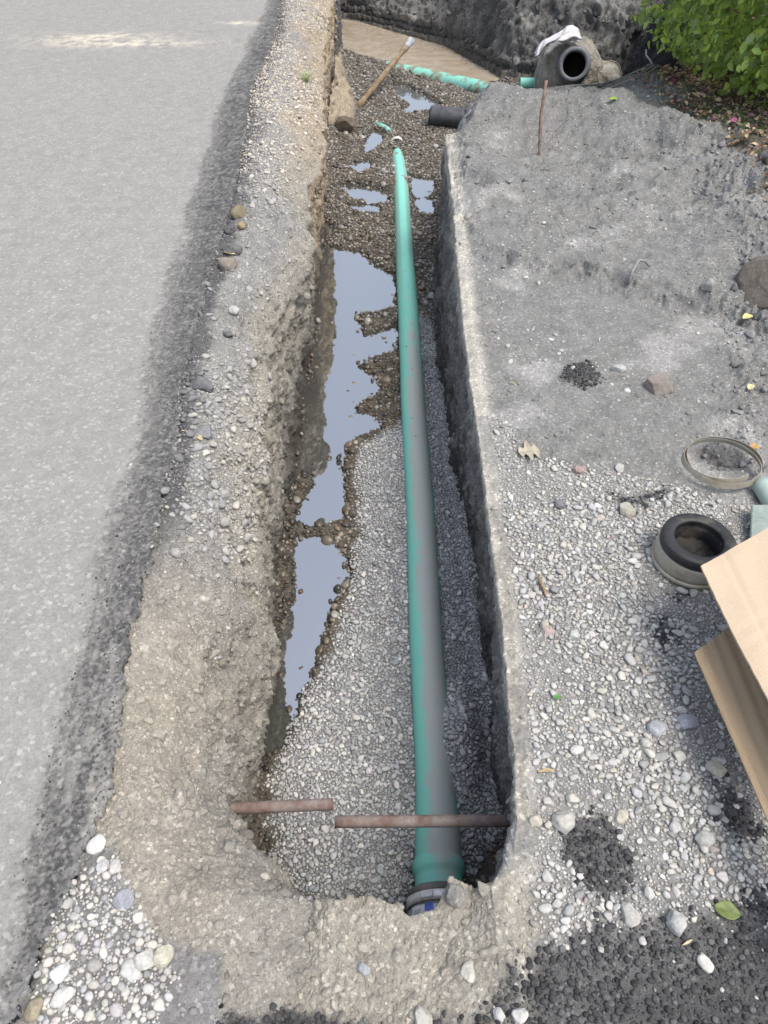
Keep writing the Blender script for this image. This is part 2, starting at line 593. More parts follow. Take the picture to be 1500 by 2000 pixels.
Nn = grid_normals(P)
xs, ys_, zs = P[..., 0], P[..., 1], P[..., 2]
near = np.clip(1.6 / np.maximum(ys_, .5), .0, 1)
A1 = np.zeros_like(X); A2 = A1.copy(); A3 = A1.copy(); A4 = A1.copy()
for r_, a in ((0, (.001, .0006, .0005, .0006)), (1, (.020, .006, .0030, .0028)), (2, (.035, .022, .012, .005)),
              (3, (.008, .004, .002, .001)), (4, (.026, .018, .011, .005)), (5, (.003, .0022, .0022, .0014))):
    mm = REG == r_
    A1[mm], A2[mm], A3[mm], A4[mm] = a
# front apron is rough clay
fr = (Y < YEND + .3) & (REG >= 2) & (REG <= 4)
gg = (1 - G)
for A, v in ((A1, .005), (A2, .003), (A3, .002), (A4, .0024)):
    A[fr] = (A * (1 - gg) + v * gg)[fr]
eq = (1 - ss(YEND - .02, YEND + .12, Y)) * (REG == 1) * ss(.3, .6, T)
for A, v in ((A1, .005), (A2, .003), (A3, .002), (A4, .0024)):
    A[:] = A * (1 - eq) + v * eq
# calm at the road edge and at the right-hand lip
ne = ss(YEND + .0, YEND + .2, Y)
A1 += (REG == 1) * ss(.4, .8, T) * .012 * ne; A2 += (REG == 1) * ss(.4, .8, T) * .016 * ne; A3 += (REG == 1) * ss(.5, .9, T) * .006 * ne
calm = (REG == 1) * (1 - ss(.9, 1.5, Y)) * (1 - ss(.45, .75, T))
A1 *= 1 - .6 * calm; A2 *= 1 - .6 * calm; A3 *= 1 - .4 * calm
e1 = ss(0, .12, T)
mm = REG == 1
for A in (A1, A2):
    A[mm] *= e1[mm]
mm = REG == 4
q = ss(0, .22, 1 - T) * ss(0.0, .10, -Z)
far_m = (Y > yc)
for A in (A1, A2, A3):
    A[mm & ~far_m] *= (q * .9 + .1)[mm & ~far_m]
# road: dark crumbling margin is coarse and streaked
Crr = np.repeat(Cr[:, None], NCOL, 1)
sN = .030 * noise(X * 1.0, Y * .25, Y * 0, 12, 41) + .016 * noise(X, Y * .6, Y * 0, 45, 42) + .020 * noise(X, Y, Y * 0, 120, 43)
strip = ss(-.02, .022, X - Crr + sN) * (REG == 0)
streak = noise((X - Crr), Y * .10, Y * 0, 26, 44) * .6 + noise((X - Crr), Y * .22, Y * 0, 60, 45) * .4
nearm = 1 - ss(1.0, 1.7, Y)
speck = noise(X, Y, Y * 0, 150, 46)
A3 += strip * .0020
A4 += strip * .0034
# right: rubble in the far right, chunky clods round the heaps
rb = sd(X, Y, poly([(1330, 300), (1500, 430), (1700, 600), (1700, 900), (1440, 900), (1430, 620), (1460, 500), (1380, 400)], 0)) if True else 0
rub = (1 - ss(-.02, .12, rb)) * (REG == 5)
hoop = np.exp(-((X - gp(1408, 893).x) / .085) ** 2 - ((Y - gp(1408, 893).y) / .075) ** 2) * (REG == 5)
rub = np.maximum(rub, ss(.3, .7, hoop))
farr = ss(2.6, 4.2, Y) * (REG == 5)
edg = (np.exp(-((sd(X, Y, poly([(870, 266), (893, 480), (1000, 525), (1120, 545), (1250, 588), (1400, 612), (1500, 645), (1900, 760), (1900, 300), (1000, 100)], 0)) + .03) / .05) ** 2) * (REG == 5)) * (X > .6)
A2 += edg * .012; A3 += edg * .010; A4 += edg * .003
A1 += rub * .016 + farr * .032
A2 += rub * .016 + farr * .013
A3 += rub * .008 + farr * .006
A4 += rub * .003 + farr * .001
A1 += SLUMP * .02; A2 += SLUMP * .026; A3 += SLUMP * .014; A4 += SLUMP * .003
bw = BACKW + ss(yc + 1.3, yc + 1.8, Y) * ((REG == 4) | (REG == 2) & (Y > 9.5))
bw = np.clip(bw, 0, 1)
A1 = A1 * (1 - bw) + bw * .10
A2 = A2 * (1 - bw) + bw * .045
A3 = A3 * (1 - bw) + bw * .03
A4 = A4 * (1 - bw) + bw * .012
yn = ys_ * (1 + .4 * bw); zn = zs * (1 - bw)
D = A1 * fbm(xs, yn, zn, 5, 2, 51) + A2 * (billow(xs, yn, zn, 13, 53) - .3) + A3 * (billow(xs, yn, zn, 38, 55) - .3) \
    + A4 * noise(xs, ys_, zs, 110, 57) * np.clip(5 / np.maximum(Y, .1), .0, 1) + A4 * .7 * noise(xs, ys_, zs, 230, 58) * ss(5, 3, Y)
D += bw * .16 * fbm(xs, yn, zn, 1.6, 2, 59)
# drip grooves and cracks parallel to the road edge in its margin
gr = noise((X - Crr) * 1.0, Y * .12, Y * 0, 38, 61)
D -= strip * .004 * ss(.15, .6, gr)
P = P + Nn * D[..., None]
# keep the road edge and the ground under it together
X2, Y2, Z2 = P[..., 0], P[..., 1], P[..., 2]
Nn = grid_normals(P)

# --- colours of the zones
C3 = np.zeros(X.shape + (3,))


def paint(mask, c):
    mk = np.clip(mask, 0, 1)[..., None]
    C3[:] = C3 * (1 - mk) + np.array(c) * mk


cn = fbm(xs, ys_, zs, 4, 3, 71)
cn2 = fbm(xs, ys_, zs, 17, 3, 75)
CLAY = (.290, .266, .222)
SAND = (.190, .190, .182)
DARK = (.085, .085, .09)
TAR = (.050, .050, .052)
paint(np.ones_like(X), SAND)
paint((REG == 0) * 1.0, (.255, .250, .236))
paint((REG == 0) * ss(.0, .5, cn) * .30, (.265, .258, .24))
paint(strip * np.clip((.84 + .35 * cn2 + .7 * speck) * (1 - nearm * .75 * ss(-.35, .30, streak)) * (.60 + .40 * ss(0, .13, X - Crr)), 0, 1), (.064, .064, .066))
paint(strip * (1 - nearm) * ss(.35, .8, speck) * .5, (.20, .20, .20))
# patches of sunlight painted pale into the far road
for (a, b, w, h_) in ((190, 74, .5, .16), (250, 86, .6, .12), (468, 45, .16, .08)):
    c = gp(a, b)
    paint((REG == 0) * .7 * np.exp(-((X - c.x) / w) ** 2 - ((Y - c.y) / h_) ** 2) * ss(-.5, .4, cn2), (.62, .56, .44))
b1 = (REG == 1) * 1.0
paint(b1, (.235, .232, .222))
nearb = 1 - ss(1.15, 1.75, Y)
paint(b1 * nearb * (.85 + .3 * cn), CLAY)
paint(b1 * nearb * ss(.55, .85, T + .25 * cn2) * .65, (.215, .208, .190))
paint(b1 * (1 - nearb) * ss(.55, .9, T + .35 * cn) * .7, (.28, .26, .215))
paint(b1 * (1 - nearb) * (1 - ss(.08, .32, T + .14 * cn2)) * .9, (.075, .075, .078))
paint(b1 * ss(4.2, 5.6, Y) * ss(.3, .9, T + .5 * cn) * .8, (.34, .275, .20))
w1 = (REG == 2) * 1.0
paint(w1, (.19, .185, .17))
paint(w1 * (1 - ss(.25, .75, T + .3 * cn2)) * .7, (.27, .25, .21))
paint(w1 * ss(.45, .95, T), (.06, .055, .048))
paint(w1 * ss(3.6, 5.0, Y) * (1 - ss(.3, 1, T + .3 * cn)) * .8, (.36, .28, .19))
bd = (REG == 3) * 1.0
paint(bd, (.10, .088, .072))
paint(bd * BEDW, (.22, .22, .218))
paint(bd * (1 - ss(-.01, .03, BWD)), (.05, .048, .042))
paint(bd * SLUMP, (.32, .27, .205))
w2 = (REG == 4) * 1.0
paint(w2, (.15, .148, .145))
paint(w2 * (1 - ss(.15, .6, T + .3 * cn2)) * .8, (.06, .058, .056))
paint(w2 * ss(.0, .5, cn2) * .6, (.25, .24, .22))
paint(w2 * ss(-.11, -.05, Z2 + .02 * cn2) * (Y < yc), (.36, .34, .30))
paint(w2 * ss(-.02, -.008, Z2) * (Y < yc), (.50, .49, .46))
paint(w2 * (Y > yc) * (Y < yc + 1.2), (.27, .27, .26))
# front apron
ap = ((REG >= 2) & (REG <= 4)) * (1 - G)
paint(ap * (.9 + .2 * cn), CLAY)
paint(ap * ss(.15, .45, cn2) * .5, (.27, .27, .265))
paint(((REG >= 2) & (REG <= 4)) * (Y < YEND + .1) * np.exp(-((X - gp(890, 1800).x) / .12) ** 2 - ((Y - gp(890, 1800).y) / .035) ** 2) * .7 * (1 - G), (.20, .20, .205))
# below the apron: tar crumbs along the bottom of the view
r5 = (REG == 5) * 1.0
lipd = X - np.repeat(Rr[:, None], NCOL, 1)
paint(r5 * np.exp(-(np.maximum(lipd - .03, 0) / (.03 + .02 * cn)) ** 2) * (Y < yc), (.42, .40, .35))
P_CLAYR = poly([(960, 1000), (1000, 1020), (1010, 1250), (1035, 1500), (1040, 1600), (1075, 1700), (1095, 1800), (1000, 1900), (880, 1990), (700, 1990), (500, 1960), (430, 1950), (430, 1850), (600, 1760), (960, 1740), (1000, 1600), (990, 1250)], 0)
s1 = sd(X, Y, P_CLAYR) + .02 * cn2
paint(np.isin(REG, (2, 3, 4, 5)) * (1 - ss(-.02, .02, s1)) * (1 - G * (REG < 5)) * .85, (.285, .268, .228))
P_GRAV = poly([(948, 820), (990, 850), (1010, 890), (1100, 905), (1200, 925), (1260, 945), (1330, 960), (1420, 1000), (1700, 1020), (1700, 1850), (1400, 1840), (1250, 1790),
               (1180, 1790), (1100, 1850), (1060, 1800), (1050, 1700), (1025, 1500), (1005, 1300), (985, 1150), (965, 1000)], 0)
s2 = sd(X, Y, P_GRAV) + .04 * cn + .02 * cn2
GRAV = (1 - ss(-.03, .03, s2)) * (REG == 5)
paint(GRAV * .85, (.235, .232, .222))
P_TAR = [poly(p, 0) for p in (
    [(1045, 1860), (1100, 1830), (1170, 1800), (1250, 1800), (1400, 1790), (1500, 1760), (1700, 1700), (1700, 2300), (700, 2300), (700, 2010), (900, 1985), (985, 1930), (1020, 1880)],
    [(1110, 1600), (1160, 1590), (1210, 1620), (1235, 1700), (1225, 1760), (1180, 1770), (1150, 1730), (1110, 1690)],
    [(1270, 1220), (1300, 1215), (1320, 1260), (1290, 1270)],
    [(1330, 1140), (1345, 1140), (1345, 1165), (1325, 1165)],
    [(1390, 1520), (1450, 1560), (1470, 1640), (1430, 1620), (1400, 1570)],
    [(1105, 720), (1150, 715), (1170, 750), (1130, 765), (1100, 745)],
    [(1230, 1000), (1300, 960), (1230, 975), (1180, 960)],
)]
TARM = np.zeros_like(X)
for i_, q_ in enumerate(P_TAR):
    s_ = sd(X, Y, q_) + .030 * cn2 + .012 * noise(X, Y, Y * 0, 70, 93)
    TARM = np.maximum(TARM, (1 - ss(-.02, .022, s_)) * (.88 + .3 * cn))
TARM *= (REG == 5) | ((REG >= 1) & (REG <= 4) & (G < .5))
P_TARL = poly([(380, 2300), (400, 2010), (430, 1975), (430, 1962), (430, 1955), (480, 1975), (560, 1960), (640, 1975), (760, 1995), (760, 2300)], 0)
TARM = np.maximum(TARM, (1 - ss(-.012, .014, sd(X, Y, P_TARL) + .012 * cn2)) * (Y < YEND))
paint(TARM * .9, TAR)
# left: pebble heap at the bottom, in dark sand
P_PEB = poly([(165, 1690), (225, 1670), (260, 1760), (300, 1830), (330, 1900), (300, 1990), (60, 1990), (75, 1880), (110, 1790), (140, 1740)], 0)
PEB = 1 - ss(-.012, .012, sd(X, Y, P_PEB) + .01 * cn2)
P_LDARK = poly([(150, 1650), (225, 1640), (250, 1750), (300, 1830), (425, 1850), (430, 1960), (420, 2300), (-100, 2300), (0, 2000), (100, 1800)], 0)
LDK = 1 - ss(-.015, .012, sd(X, Y, P_LDARK) + .01 * cn2)
paint((REG <= 1) * LDK * .85, (.17, .17, .172))
# far things
bk = np.clip(bw, 0, 1)
paint(bk, (.12, .118, .114))
paint(bk * ss(.0, .5, cn), (.20, .195, .185))
paint(bk * ss(.1, .5, -fbm(xs, ys_, zs, 1.6, 2, 91)) * .8, (.07, .07, .072))
hole_shade = np.exp(-(((X - 2.35) / .45) ** 2 + ((Y - 8.1) / 1.2) ** 2)) * (Y > yc + 1.1)
paint(ss(.25, .7, hole_shade) * (REG >= 3), (.03, .03, .032))  # shade of the hollow painted near-black into the ground
paint(ss(2.15, 2.4, X + .12 * cn2) * (Y > yc + 1.1) * (Y < 9.3) * (1 - ss(8.8, 9.5, Y + .3 * cn)), (.022, .022, .023))  # the same painted shade carried on towards the bush
P_LIT = poly([(1268, 138), (1300, 120), (1500, 60), (1900, 60), (1900, 800), (1500, 440), (1440, 370), (1380, 300), (1330, 250), (1285, 195)], 0)
LIT = (1 - ss(-.08, .10, sd(X, Y, P_LIT) + .10 * cn2)) * (REG == 5)
paint(LIT * .92, (.085, .07, .052))
paint(r5 * rub * ss(.0, .4, cn2) * .7, (.17, .17, .175))
paint(r5 * ss(2.0, 2.9, Y) * (1 - LIT) * ss(.05, .5, cn) * .45, (.20, .20, .205))
paint(r5 * (1 - GRAV) * (Y < yc) * (1 - TARM) * (1 - LIT) * ss(.1, .55, -cn) * .5, (.36, .355, .345))
paint(r5 * (X > 6) * .9, (.09, .085, .07))

paint(edg * ss(-.2, .4, cn2) * .6, (.11, .11, .112))
paint(ss(.2, .7, hoop) * (.6 + .4 * cn2), (.10, .10, .102))
jit = 1 + .10 * cn2[..., None]
C3 = np.clip(C3 * jit, .01, .9)


def grid_faces(nr, nc):
    i = np.arange(nr - 1)[:, None] * nc + np.arange(nc - 1)[None, :]
    return np.stack([i, i + 1, i + nc + 1, i + nc], 2).reshape(-1, 4)


# road sheet with its broken edge turned down
Pr = P[:, :NROAD]
edge = Pr[:, -1:].copy(); edge[..., 2] -= .06; edge[..., 0] -= .004
Pr = np.concatenate([Pr, edge], 1)
Cc = np.concatenate([C3[:, :NROAD], C3[:, NROAD - 1:NROAD] * .8], 1)
road = mesh_from('road', Pr.reshape(-1, 3), grid_faces(NR, Pr.shape[1]), M_ROAD, Cc.reshape(-1, 3))
tag(road, kind='structure')
Pg = P[:, NROAD:]
st = Pg[:, :1].copy(); st[..., 0] -= .06; st[..., 2] -= .03
Pg = np.concatenate([st, Pg], 1)
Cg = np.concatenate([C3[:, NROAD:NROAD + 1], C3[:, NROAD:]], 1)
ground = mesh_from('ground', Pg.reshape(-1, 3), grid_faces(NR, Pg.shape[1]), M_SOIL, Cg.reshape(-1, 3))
tag(ground, kind='structure')

# ---------------------------------------------------------------- water
def water_mat(name, base, refl, ripple, rs, rough=.01, c2=None):
    m, n, b, out = mat_base(name)
    tc = N(n, 'ShaderNodeTexCoord')
    n1 = N(n, 'ShaderNodeTexNoise', i_Scale=rs, i_Detail=3.0, i_Distortion=.6)
    n2 = N(n, 'ShaderNodeTexNoise', i_Scale=3.5, i_Detail=6.0, i_Distortion=1.2)
    for q in (n1, n2):
        n.links.new(tc.outputs['Object'], q.inputs['Vector'])
    c = mix(n, base, c2 or base, ramp(n, n2.outputs['Fac'], [(.4, 0.0), (.6, 1.0)]))
    n.links.new(c, b.inputs['Base Color'])
    b.inputs['Roughness'].default_value = .25
    b.inputs['Specular IOR Level'].default_value = .3
    gl = N(n, 'ShaderNodeBsdfGlossy')
    gl.inputs['Roughness'].default_value = rough
    gl.inputs['Color'].default_value = (1, 1, 1, 1)
    fr = N(n, 'ShaderNodeFresnel', i_IOR=refl)
    bp = N(n, 'ShaderNodeBump', i_Strength=ripple, i_Distance=.01 if ripple < .1 else .05)
    n.links.new(n1.outputs['Fac'], bp.inputs['Height'])
    for q in (gl, fr):
        n.links.new(bp.outputs[0], q.inputs['Normal'])
    mx = N(n, 'ShaderNodeMixShader')
    n.links.new(fr.outputs[0], mx.inputs[0])
    n.links.new(b.outputs[0], mx.inputs[1])
    n.links.new(gl.outputs[0], mx.inputs[2])
    n.links.new(mx.outputs[0], out.inputs[0])
    return m


M_WATER = water_mat('still_water', (.08, .08, .072), 7.0, .05, 9)
M_MUDW = water_mat('muddy_water', (.44, .36, .26), 3.2, .30, 4, .05, (.52, .45, .35))
def sheet(name, x0, x1, y0, y1, z, mat):
    V = np.array([(x0, y0, z), (x1, y0, z), (x1, y1, z), (x0, y1, z)])
    return mesh_from(name, V, np.array([[0, 1, 2, 3]]), mat)
tag(sheet('puddle_water', -.62, 1.1, .62, 9.25, BED, M_WATER), kind='structure')
tag(sheet('muddy_water', -1.2, 3.4, 9.25, 13.2, BED + .01, M_MUDW), kind='structure')

# ---------------------------------------------------------------- loose stones
def ico(level):
    bm = bmesh.new()
    bmesh.ops.create_icosphere(bm, subdivisions=level, radius=1.0)
    V = np.array([v.co[:] for v in bm.verts])
    Fc = np.array([[v.index for v in f.verts] for f in bm.faces])
    bm.free()
    return V, Fc


ICO = {1: ico(1), 2: ico(2), 3: ico(3), 5: ico(5)}


def proto(level, cuts, r_, depth=.72):
    V, Fc = ICO[level]
    V = V.copy()
    V *= (1 + .16 * noise(V[:, 0] + r_ * 9, V[:, 1], V[:, 2], 1.1, r_))[:, None]
    for _ in range(cuts):
        n_ = rng.normal(size=3); n_ /= np.linalg.norm(n_)
        d_ = rng.uniform(depth - .1, depth + .15)
        q_ = V @ n_
        V -= np.maximum(q_ - d_, 0)[:, None] * n_
    V[:, 1] *= rng.uniform(.72, .98)
    V[:, 2] *= rng.uniform(.45, .75)
    return V, Fc


PROTO = {(lv, k_): [proto(lv, {'round': 5, 'sharp': 13}[k_], i + 3, {'round': .82, 'sharp': .62}[k_]) for i in range(16)]
         for lv in (1, 2, 3) for k_ in ('round', 'sharp')}

# cell tables
Pc = P
d1 = Pc[1:, 1:] - Pc[:-1, :-1]
d2 = Pc[1:, :-1] - Pc[:-1, 1:]
AREA = .5 * np.linalg.norm(np.cross(d1, d2), axis=2)


class Packer:
    def __init__(s):
        s.lv = {}

    def ok(s, p, r, gap):
        for c, g_ in s.lv.items():
            kx, ky, kz = int(p[0] // c), int(p[1] // c), int(p[2] // c)
            for a in (-1, 0, 1):
                for b in (-1, 0, 1):
                    for e in (-1, 0, 1):
                        for (qx, qy, qz, qr) in g_.get((kx + a, ky + b, kz + e), ()):
                            if (qx - p[0]) ** 2 + (qy - p[1]) ** 2 + (qz - p[2]) ** 2 < ((r + qr) * gap) ** 2:
                                return False
        return True

    def add(s, p, r, c):
        s.lv.setdefault(c, {}).setdefault((int(p[0] // c), int(p[1] // c), int(p[2] // c)), []).append((p[0], p[1], p[2], r))


def scatter(name, weight, classes, colf, mat, style='round', pack=None, gap=.72, sink=.35, maxv=None, yb=None, flat=.6):
    """classes: (count tries, rmin, rmax). Larger ones first, each kept clear of its neighbours."""
    w = (weight[1:, 1:] + weight[:-1, :-1]) * .5
    w = np.where((Y[1:, 1:] > .15) & (Y[1:, 1:] < 13), w, 0)
    pr = (AREA * w).ravel()
    tot = pr.sum()
    if tot <= 0:
        return None
    cum = np.cumsum(pr) / tot
    pk = pack or Packer()
    pos, rad, cols_, nor = [], [], [], []
    for (dens, r0, r1) in classes:
        n_ = int(dens * tot)
        idx = np.searchsorted(cum, rng.random(n_))
        idx = np.minimum(idx, len(pr) - 1)
        i, j = np.divmod(idx, NCOL - 1)
        u, v = rng.random(n_)[:, None], rng.random(n_)[:, None]
        pp = (Pc[i, j] * (1 - u) + Pc[i, j + 1] * u) * (1 - v) + (Pc[i + 1, j] * (1 - u) + Pc[i + 1, j + 1] * u) * v
        nn = Nn[i, j]
        rr = r0 + (r1 - r0) * rng.random(n_) ** 1.6
        # vis: farther stones may be left sparser only in number of tiny ones
        c = max(2 * r1, .012)
        for k_ in range(n_):
            p_ = pp[k_]
            r_ = rr[k_]
            if pk.ok(p_, r_, gap):
                pk.add(p_, r_, c)
                pos.append(p_); rad.append(r_); nor.append(nn[k_]); cols_.append((i[k_], j[k_]))
    pos, rad, nor = np.array(pos), np.array(rad), np.array(nor)
    ij = np.array(cols_)
    return emit(name, pos, rad, nor, colf(pos, rad, ij), mat, style, sink, flat)


def emit(name, pos, rad, nor, col, mat, style, sink, flat=.6):
    n_ = len(pos)
    dep_ = np.linalg.norm(pos - np.array([0, 0, CAMZ]), axis=1)
    pxr = rad / dep_ * F * .512
    level = np.where(pxr > 7, 3, np.where(pxr > 2.6, 2, 1))
    up = nor * flat + np.array([0, 0, 1.0]) * (1 - flat) + rng.normal(size=(n_, 3)) * .22
    up /= np.linalg.norm(up, axis=1, keepdims=True)
    rv = rng.normal(size=(n_, 3))
    ax = np.cross(up, rv); ax /= np.linalg.norm(ax, axis=1, keepdims=True) + 1e-9
    ay = np.cross(up, ax)
    R_ = np.stack([ax, ay, up], 2)
    R_ = R_ * (rad[:, None, None] * np.stack([rng.uniform(.95, 1.12, n_), rng.uniform(.9, 1.1, n_), rng.uniform(.75, 1.15, n_)], 1)[:, None, :])
    ctr = pos + nor * (rad * (.5 - sink))[:, None]
    pi_ = rng.integers(0, 16, n_)
    Vs, Fs, Cs = [], [], []
    off = 0
    for lv in (1, 2, 3):
        for k_ in range(16):
            s_ = np.where((pi_ == k_) & (level == lv))[0]
            if not len(s_):
                continue
            V, Fc = PROTO[(lv, style)][k_]
            W = np.einsum('nij,vj->nvi', R_[s_], V) + ctr[s_][:, None, :]
            Vs.append(W.reshape(-1, 3))
            Fs.append((Fc[None] + off + (np.arange(len(s_)) * len(V))[:, None, None]).reshape(-1, 3))
            Cs.append(np.repeat(col[s_], len(V), 0))
            off += len(s_) * len(V)
    print(name, n_, 'stones', off, 'verts')
    o = mesh_from(name, np.concatenate(Vs), np.concatenate(Fs), mat, np.concatenate(Cs))
    tag(o, kind='stuff')
    return o


def palette(cs, p, n_, jitter=.12):
    cs = np.array(cs)
    c = cs[rng.choice(len(cs), n_, p=np.array(p) / np.sum(p))]
    return np.clip(c * (1 + jitter * rng.normal(size=(n_, 1))) * (1 + .014 * rng.normal(size=(n_, 3))), .01, .85)


def col_dry(pos, rad, ij):
    c = palette([(.44, .445, .445), (.385, .395, .40), (.50, .495, .48), (.31, .32, .33), (.56, .55, .52)], [5, 4, 3, 2, 1.5], len(pos))
    return c


def col_wet(pos, rad, ij):
    n_ = len(pos)
    c = palette([(.15, .125, .095), (.09, .078, .062), (.21, .18, .135), (.06, .056, .05), (.30, .275, .24), (.18, .12, .085)], [5, 4, 3, 3, 1.6, .8], n_, .2)
    h_ = np.clip((pos[:, 2] - BED - .012) / .03, 0, 1)[:, None]
    up = palette([(.30, .29, .27), (.23, .22, .21), (.20, .17, .14)], [3, 3, 2], n_)
    far_ = ss(3.2, 4.6, pos[:, 1])[:, None] * .45
    wall_shade = (T[ij[:, 0], ij[:, 1]] < .22)[:, None] & (pos[:, 1] < 3.2)[:, None]
    pick = (rng.random((n_, 1)) < np.maximum(h_ * .5, far_)) * 1.0 * ~wall_shade
    c = np.where(wall_shade, c * .55, c)  # stones along the left wall darkened to paint the overhang's shade
    return c * (1 - pick) + up * pick


def col_light(pos, rad, ij):
    c = palette([(.43, .425, .41), (.375, .375, .37), (.47, .45, .405), (.315, .318, .32), (.52, .515, .50), (.36, .30, .275), (.20, .20, .205), (.41, .38, .32)],
                [6, 5, 3, 3, 2, .2, 1.2, 1], len(pos))
    k = rng.uniform(.10, .55, (len(pos), 1)) * (pos[:, :1] > .2)
    return c * (1 - k) + np.array([.36, .35, .325]) * k


def col_bank(pos, rad, ij):
    c = col_bank0(pos, rad, ij)
    k = rng.uniform(.15, .65, (len(pos), 1)) * (1 - .6 * ss(4.2, 5.0, pos[:, 1]))[:, None]
    return c * (1 - k) + 1.15 * C3[ij[:, 0], ij[:, 1]] * k


def col_bank0(pos, rad, ij):
    c = palette([(.40, .39, .37), (.33, .33, .33), (.45, .43, .38), (.25, .25, .26)], [4, 4, 3, 2], len(pos))
    w_ = ss(3.6, 4.8, pos[:, 1])[:, None]
    t_ = palette([(.55, .48, .38), (.50, .46, .40), (.42, .40, .38), (.60, .55, .47)], [3, 3, 3, 2], len(pos))
    dk = palette([(.14, .14, .15), (.2, .2, .205)], [1, 1], len(pos))
    tt_ = T[ij[:, 0], ij[:, 1]][:, None]
    isd = (rng.random((len(pos), 1)) < (1 - ss(.1, .4, tt_)) * .75) & (REG[ij[:, 0], ij[:, 1]] == 1)[:, None] & (pos[:, 1] < 4.4)[:, None] & (pos[:, 1] > 1.2)[:, None]
    c = c * (1 - w_) + t_ * w_
    return np.where(isd, dk, c)


def col_tar(pos, rad, ij):
    return palette([(.045, .046, .048), (.062, .062, .065), (.09, .09, .092), (.034, .034, .036), (.14, .14, .138)], [4, 4, 2.5, 2, .5], len(pos), .2)


def col_soil(pos, rad, ij):
    c = C3[ij[:, 0], ij[:, 1]]
    return np.clip(c * (1.08 + .13 * rng.normal(size=(len(pos), 1))), .02, .8)


def col_grit(pos, rad, ij):
    c = C3[ij[:, 0], ij[:, 1]]
    k_ = rng.random((len(pos), 1))
    return np.clip(np.where(k_ < .05, .32, c * (.75 + .9 * rng.random((len(pos), 1)))), .02, .8)


bedm = (REG == 3) & (G > .6)
zok = P[..., 2] > BED - .02
lodn = np.clip(1.9 / np.maximum(Y, .3), .10, 1)        # fewer tiny stones far away
pool_out = (BPD > .02)
# right of the pipe near the end the soil is bare and dark
bare = np.exp(-((X - gp(955, 1700, -.8).x) / .05) ** 2 - ((Y - gp(955, 1700, -.8).y) / .07) ** 2)
dryw = bedm * BEDW * (1 - .9 * bare)
pkb = Packer()
scatter('dry_gravel', dryw, [(700, .012, .0175), (9000, .0080, .012), (34000, .0045, .0080), (30000, .0028, .0045)], col_dry, M_STONE, 'sharp', pkb, .58, .22)
wetw = bedm * (1 - BEDW) * zok * pool_out * (BACKW < .1) * (SLUMP < .4) * (1 - .8 * bare)
shal = np.where(BWD < .0, np.where(BWD < -.035, .04, .35), 1.0)
scatter('wet_gravel', wetw * shal, [(130, .016, .030), (1300, .010, .017)], col_wet, M_WET, 'round', pkb, .70, .25)
scatter('wet_grit', wetw * shal * lodn, [(9000, .006, .010)], col_wet, M_WET, 'round', pkb, .70, .25)
scatter('drowned_stones', bedm * (1 - BEDW) * (BWD < -.01) * (Y < 4.2), [(40, .014, .022), (170, .008, .014)], col_wet, M_WET, 'round', None, 1.1, -.9)
# surface gravel on the right
ln = ss(-.40, .25, noise(X, Y, Y * 0, 6, 101)) * .85 + .15
gw = GRAV * (1 - np.clip(1.5 * TARM, 0, .99)) * ((lipd > .045) * 1.0)
pkr = Packer()
scatter('surface_gravel', gw * ln, [(600, .012, .020), (6500, .0080, .012), (34000, .0042, .0080)], col_light, M_STONE, 'sharp', pkr, .60, .30)
scatter('fine_gravel', gw, [(26000, .0026, .0048)], col_light, M_STONE, 'sharp', pkr, .72, .3)
sandw = (REG == 5) * (1 - GRAV) * (1 - TARM) * (Y < yc + 1.1) * (lipd > .02) * (1 - .7 * LIT)
scatter('scattered_pebbles', sandw * ss(-.1, .5, noise(X, Y, Y * 0, 3.3, 103)) + .12 * sandw, [(35, .007, .014), (260, .004, .007)], col_light, M_STONE, 'round', pkr, 1.0, .45)
scatter('sand_grit', sandw * lodn + .6 * gw, [(3800, .0016, .0036)], col_grit, M_STONE, 'sharp', pkr, 1.0, .3)
# tar crumbs
tw = TARM * np.where(REG == 3, 1 - G, 1)
tbig = tw * (.35 + .75 * np.exp(-((X - gp(1090, 1900).x) / .17) ** 2 - ((Y - gp(1090, 1900).y) / .09) ** 2) + .8 * (Y > gp(1170, 1790).y))
pkt = Packer()
scatter('asphalt_crumbs', np.clip(tbig, 0, 1), [(12000, .0042, .0082)], col_tar, M_CRUMB, 'round', pkt, .60, .18)
scatter('asphalt_grit', tw, [(12000, .0026, .0055), (26000, .0012, .0026)], col_tar, M_CRUMB, 'sharp', pkt, .62, .40)
scatter('pale_chips', (tw > .5) * 1.0, [(90, .003, .007), (20, .007, .012)], col_light, M_STONE, 'sharp', None, 1.2, .2)
# left bank
bankn = ss(-.25, .3, noise(X, Y, Y * 0, 4.5, 105))
bz = (REG == 1) * ss(1.1, 1.7, Y)
P_CL = [poly(p, -.03) for p in (
    [(345, 740), (420, 690), (500, 700), (525, 770), (490, 880), (450, 1000), (345, 1000), (345, 900)],
    [(505, 85), (560, 85), (625, 160), (605, 250), (545, 270), (490, 215)],
    [(545, -60), (650, -60), (625, 70), (560, 60)],
    [(470, 290), (560, 300), (560, 420), (470, 420)])]
CLU = np.zeros_like(X)
for q_ in P_CL:
    CLU = np.maximum(CLU, 1 - ss(-.04, .05, sd(X, Y, q_) + .05 * cn2))
CLU *= (REG == 1) * 1.0
bw_ = bz * (.25 + .75 * bankn) * (1 - ss(.55, .95, T) * (.8 - .4 * ss(4, 5, Y)))
pkl = Packer()
scatter('bank_gravel_patches', CLU * (.4 + .6 * lodn), [(900, .012, .024), (5000, .007, .012), (9000, .004, .007)], col_bank, M_STONE, 'sharp', pkl, .66, .36)
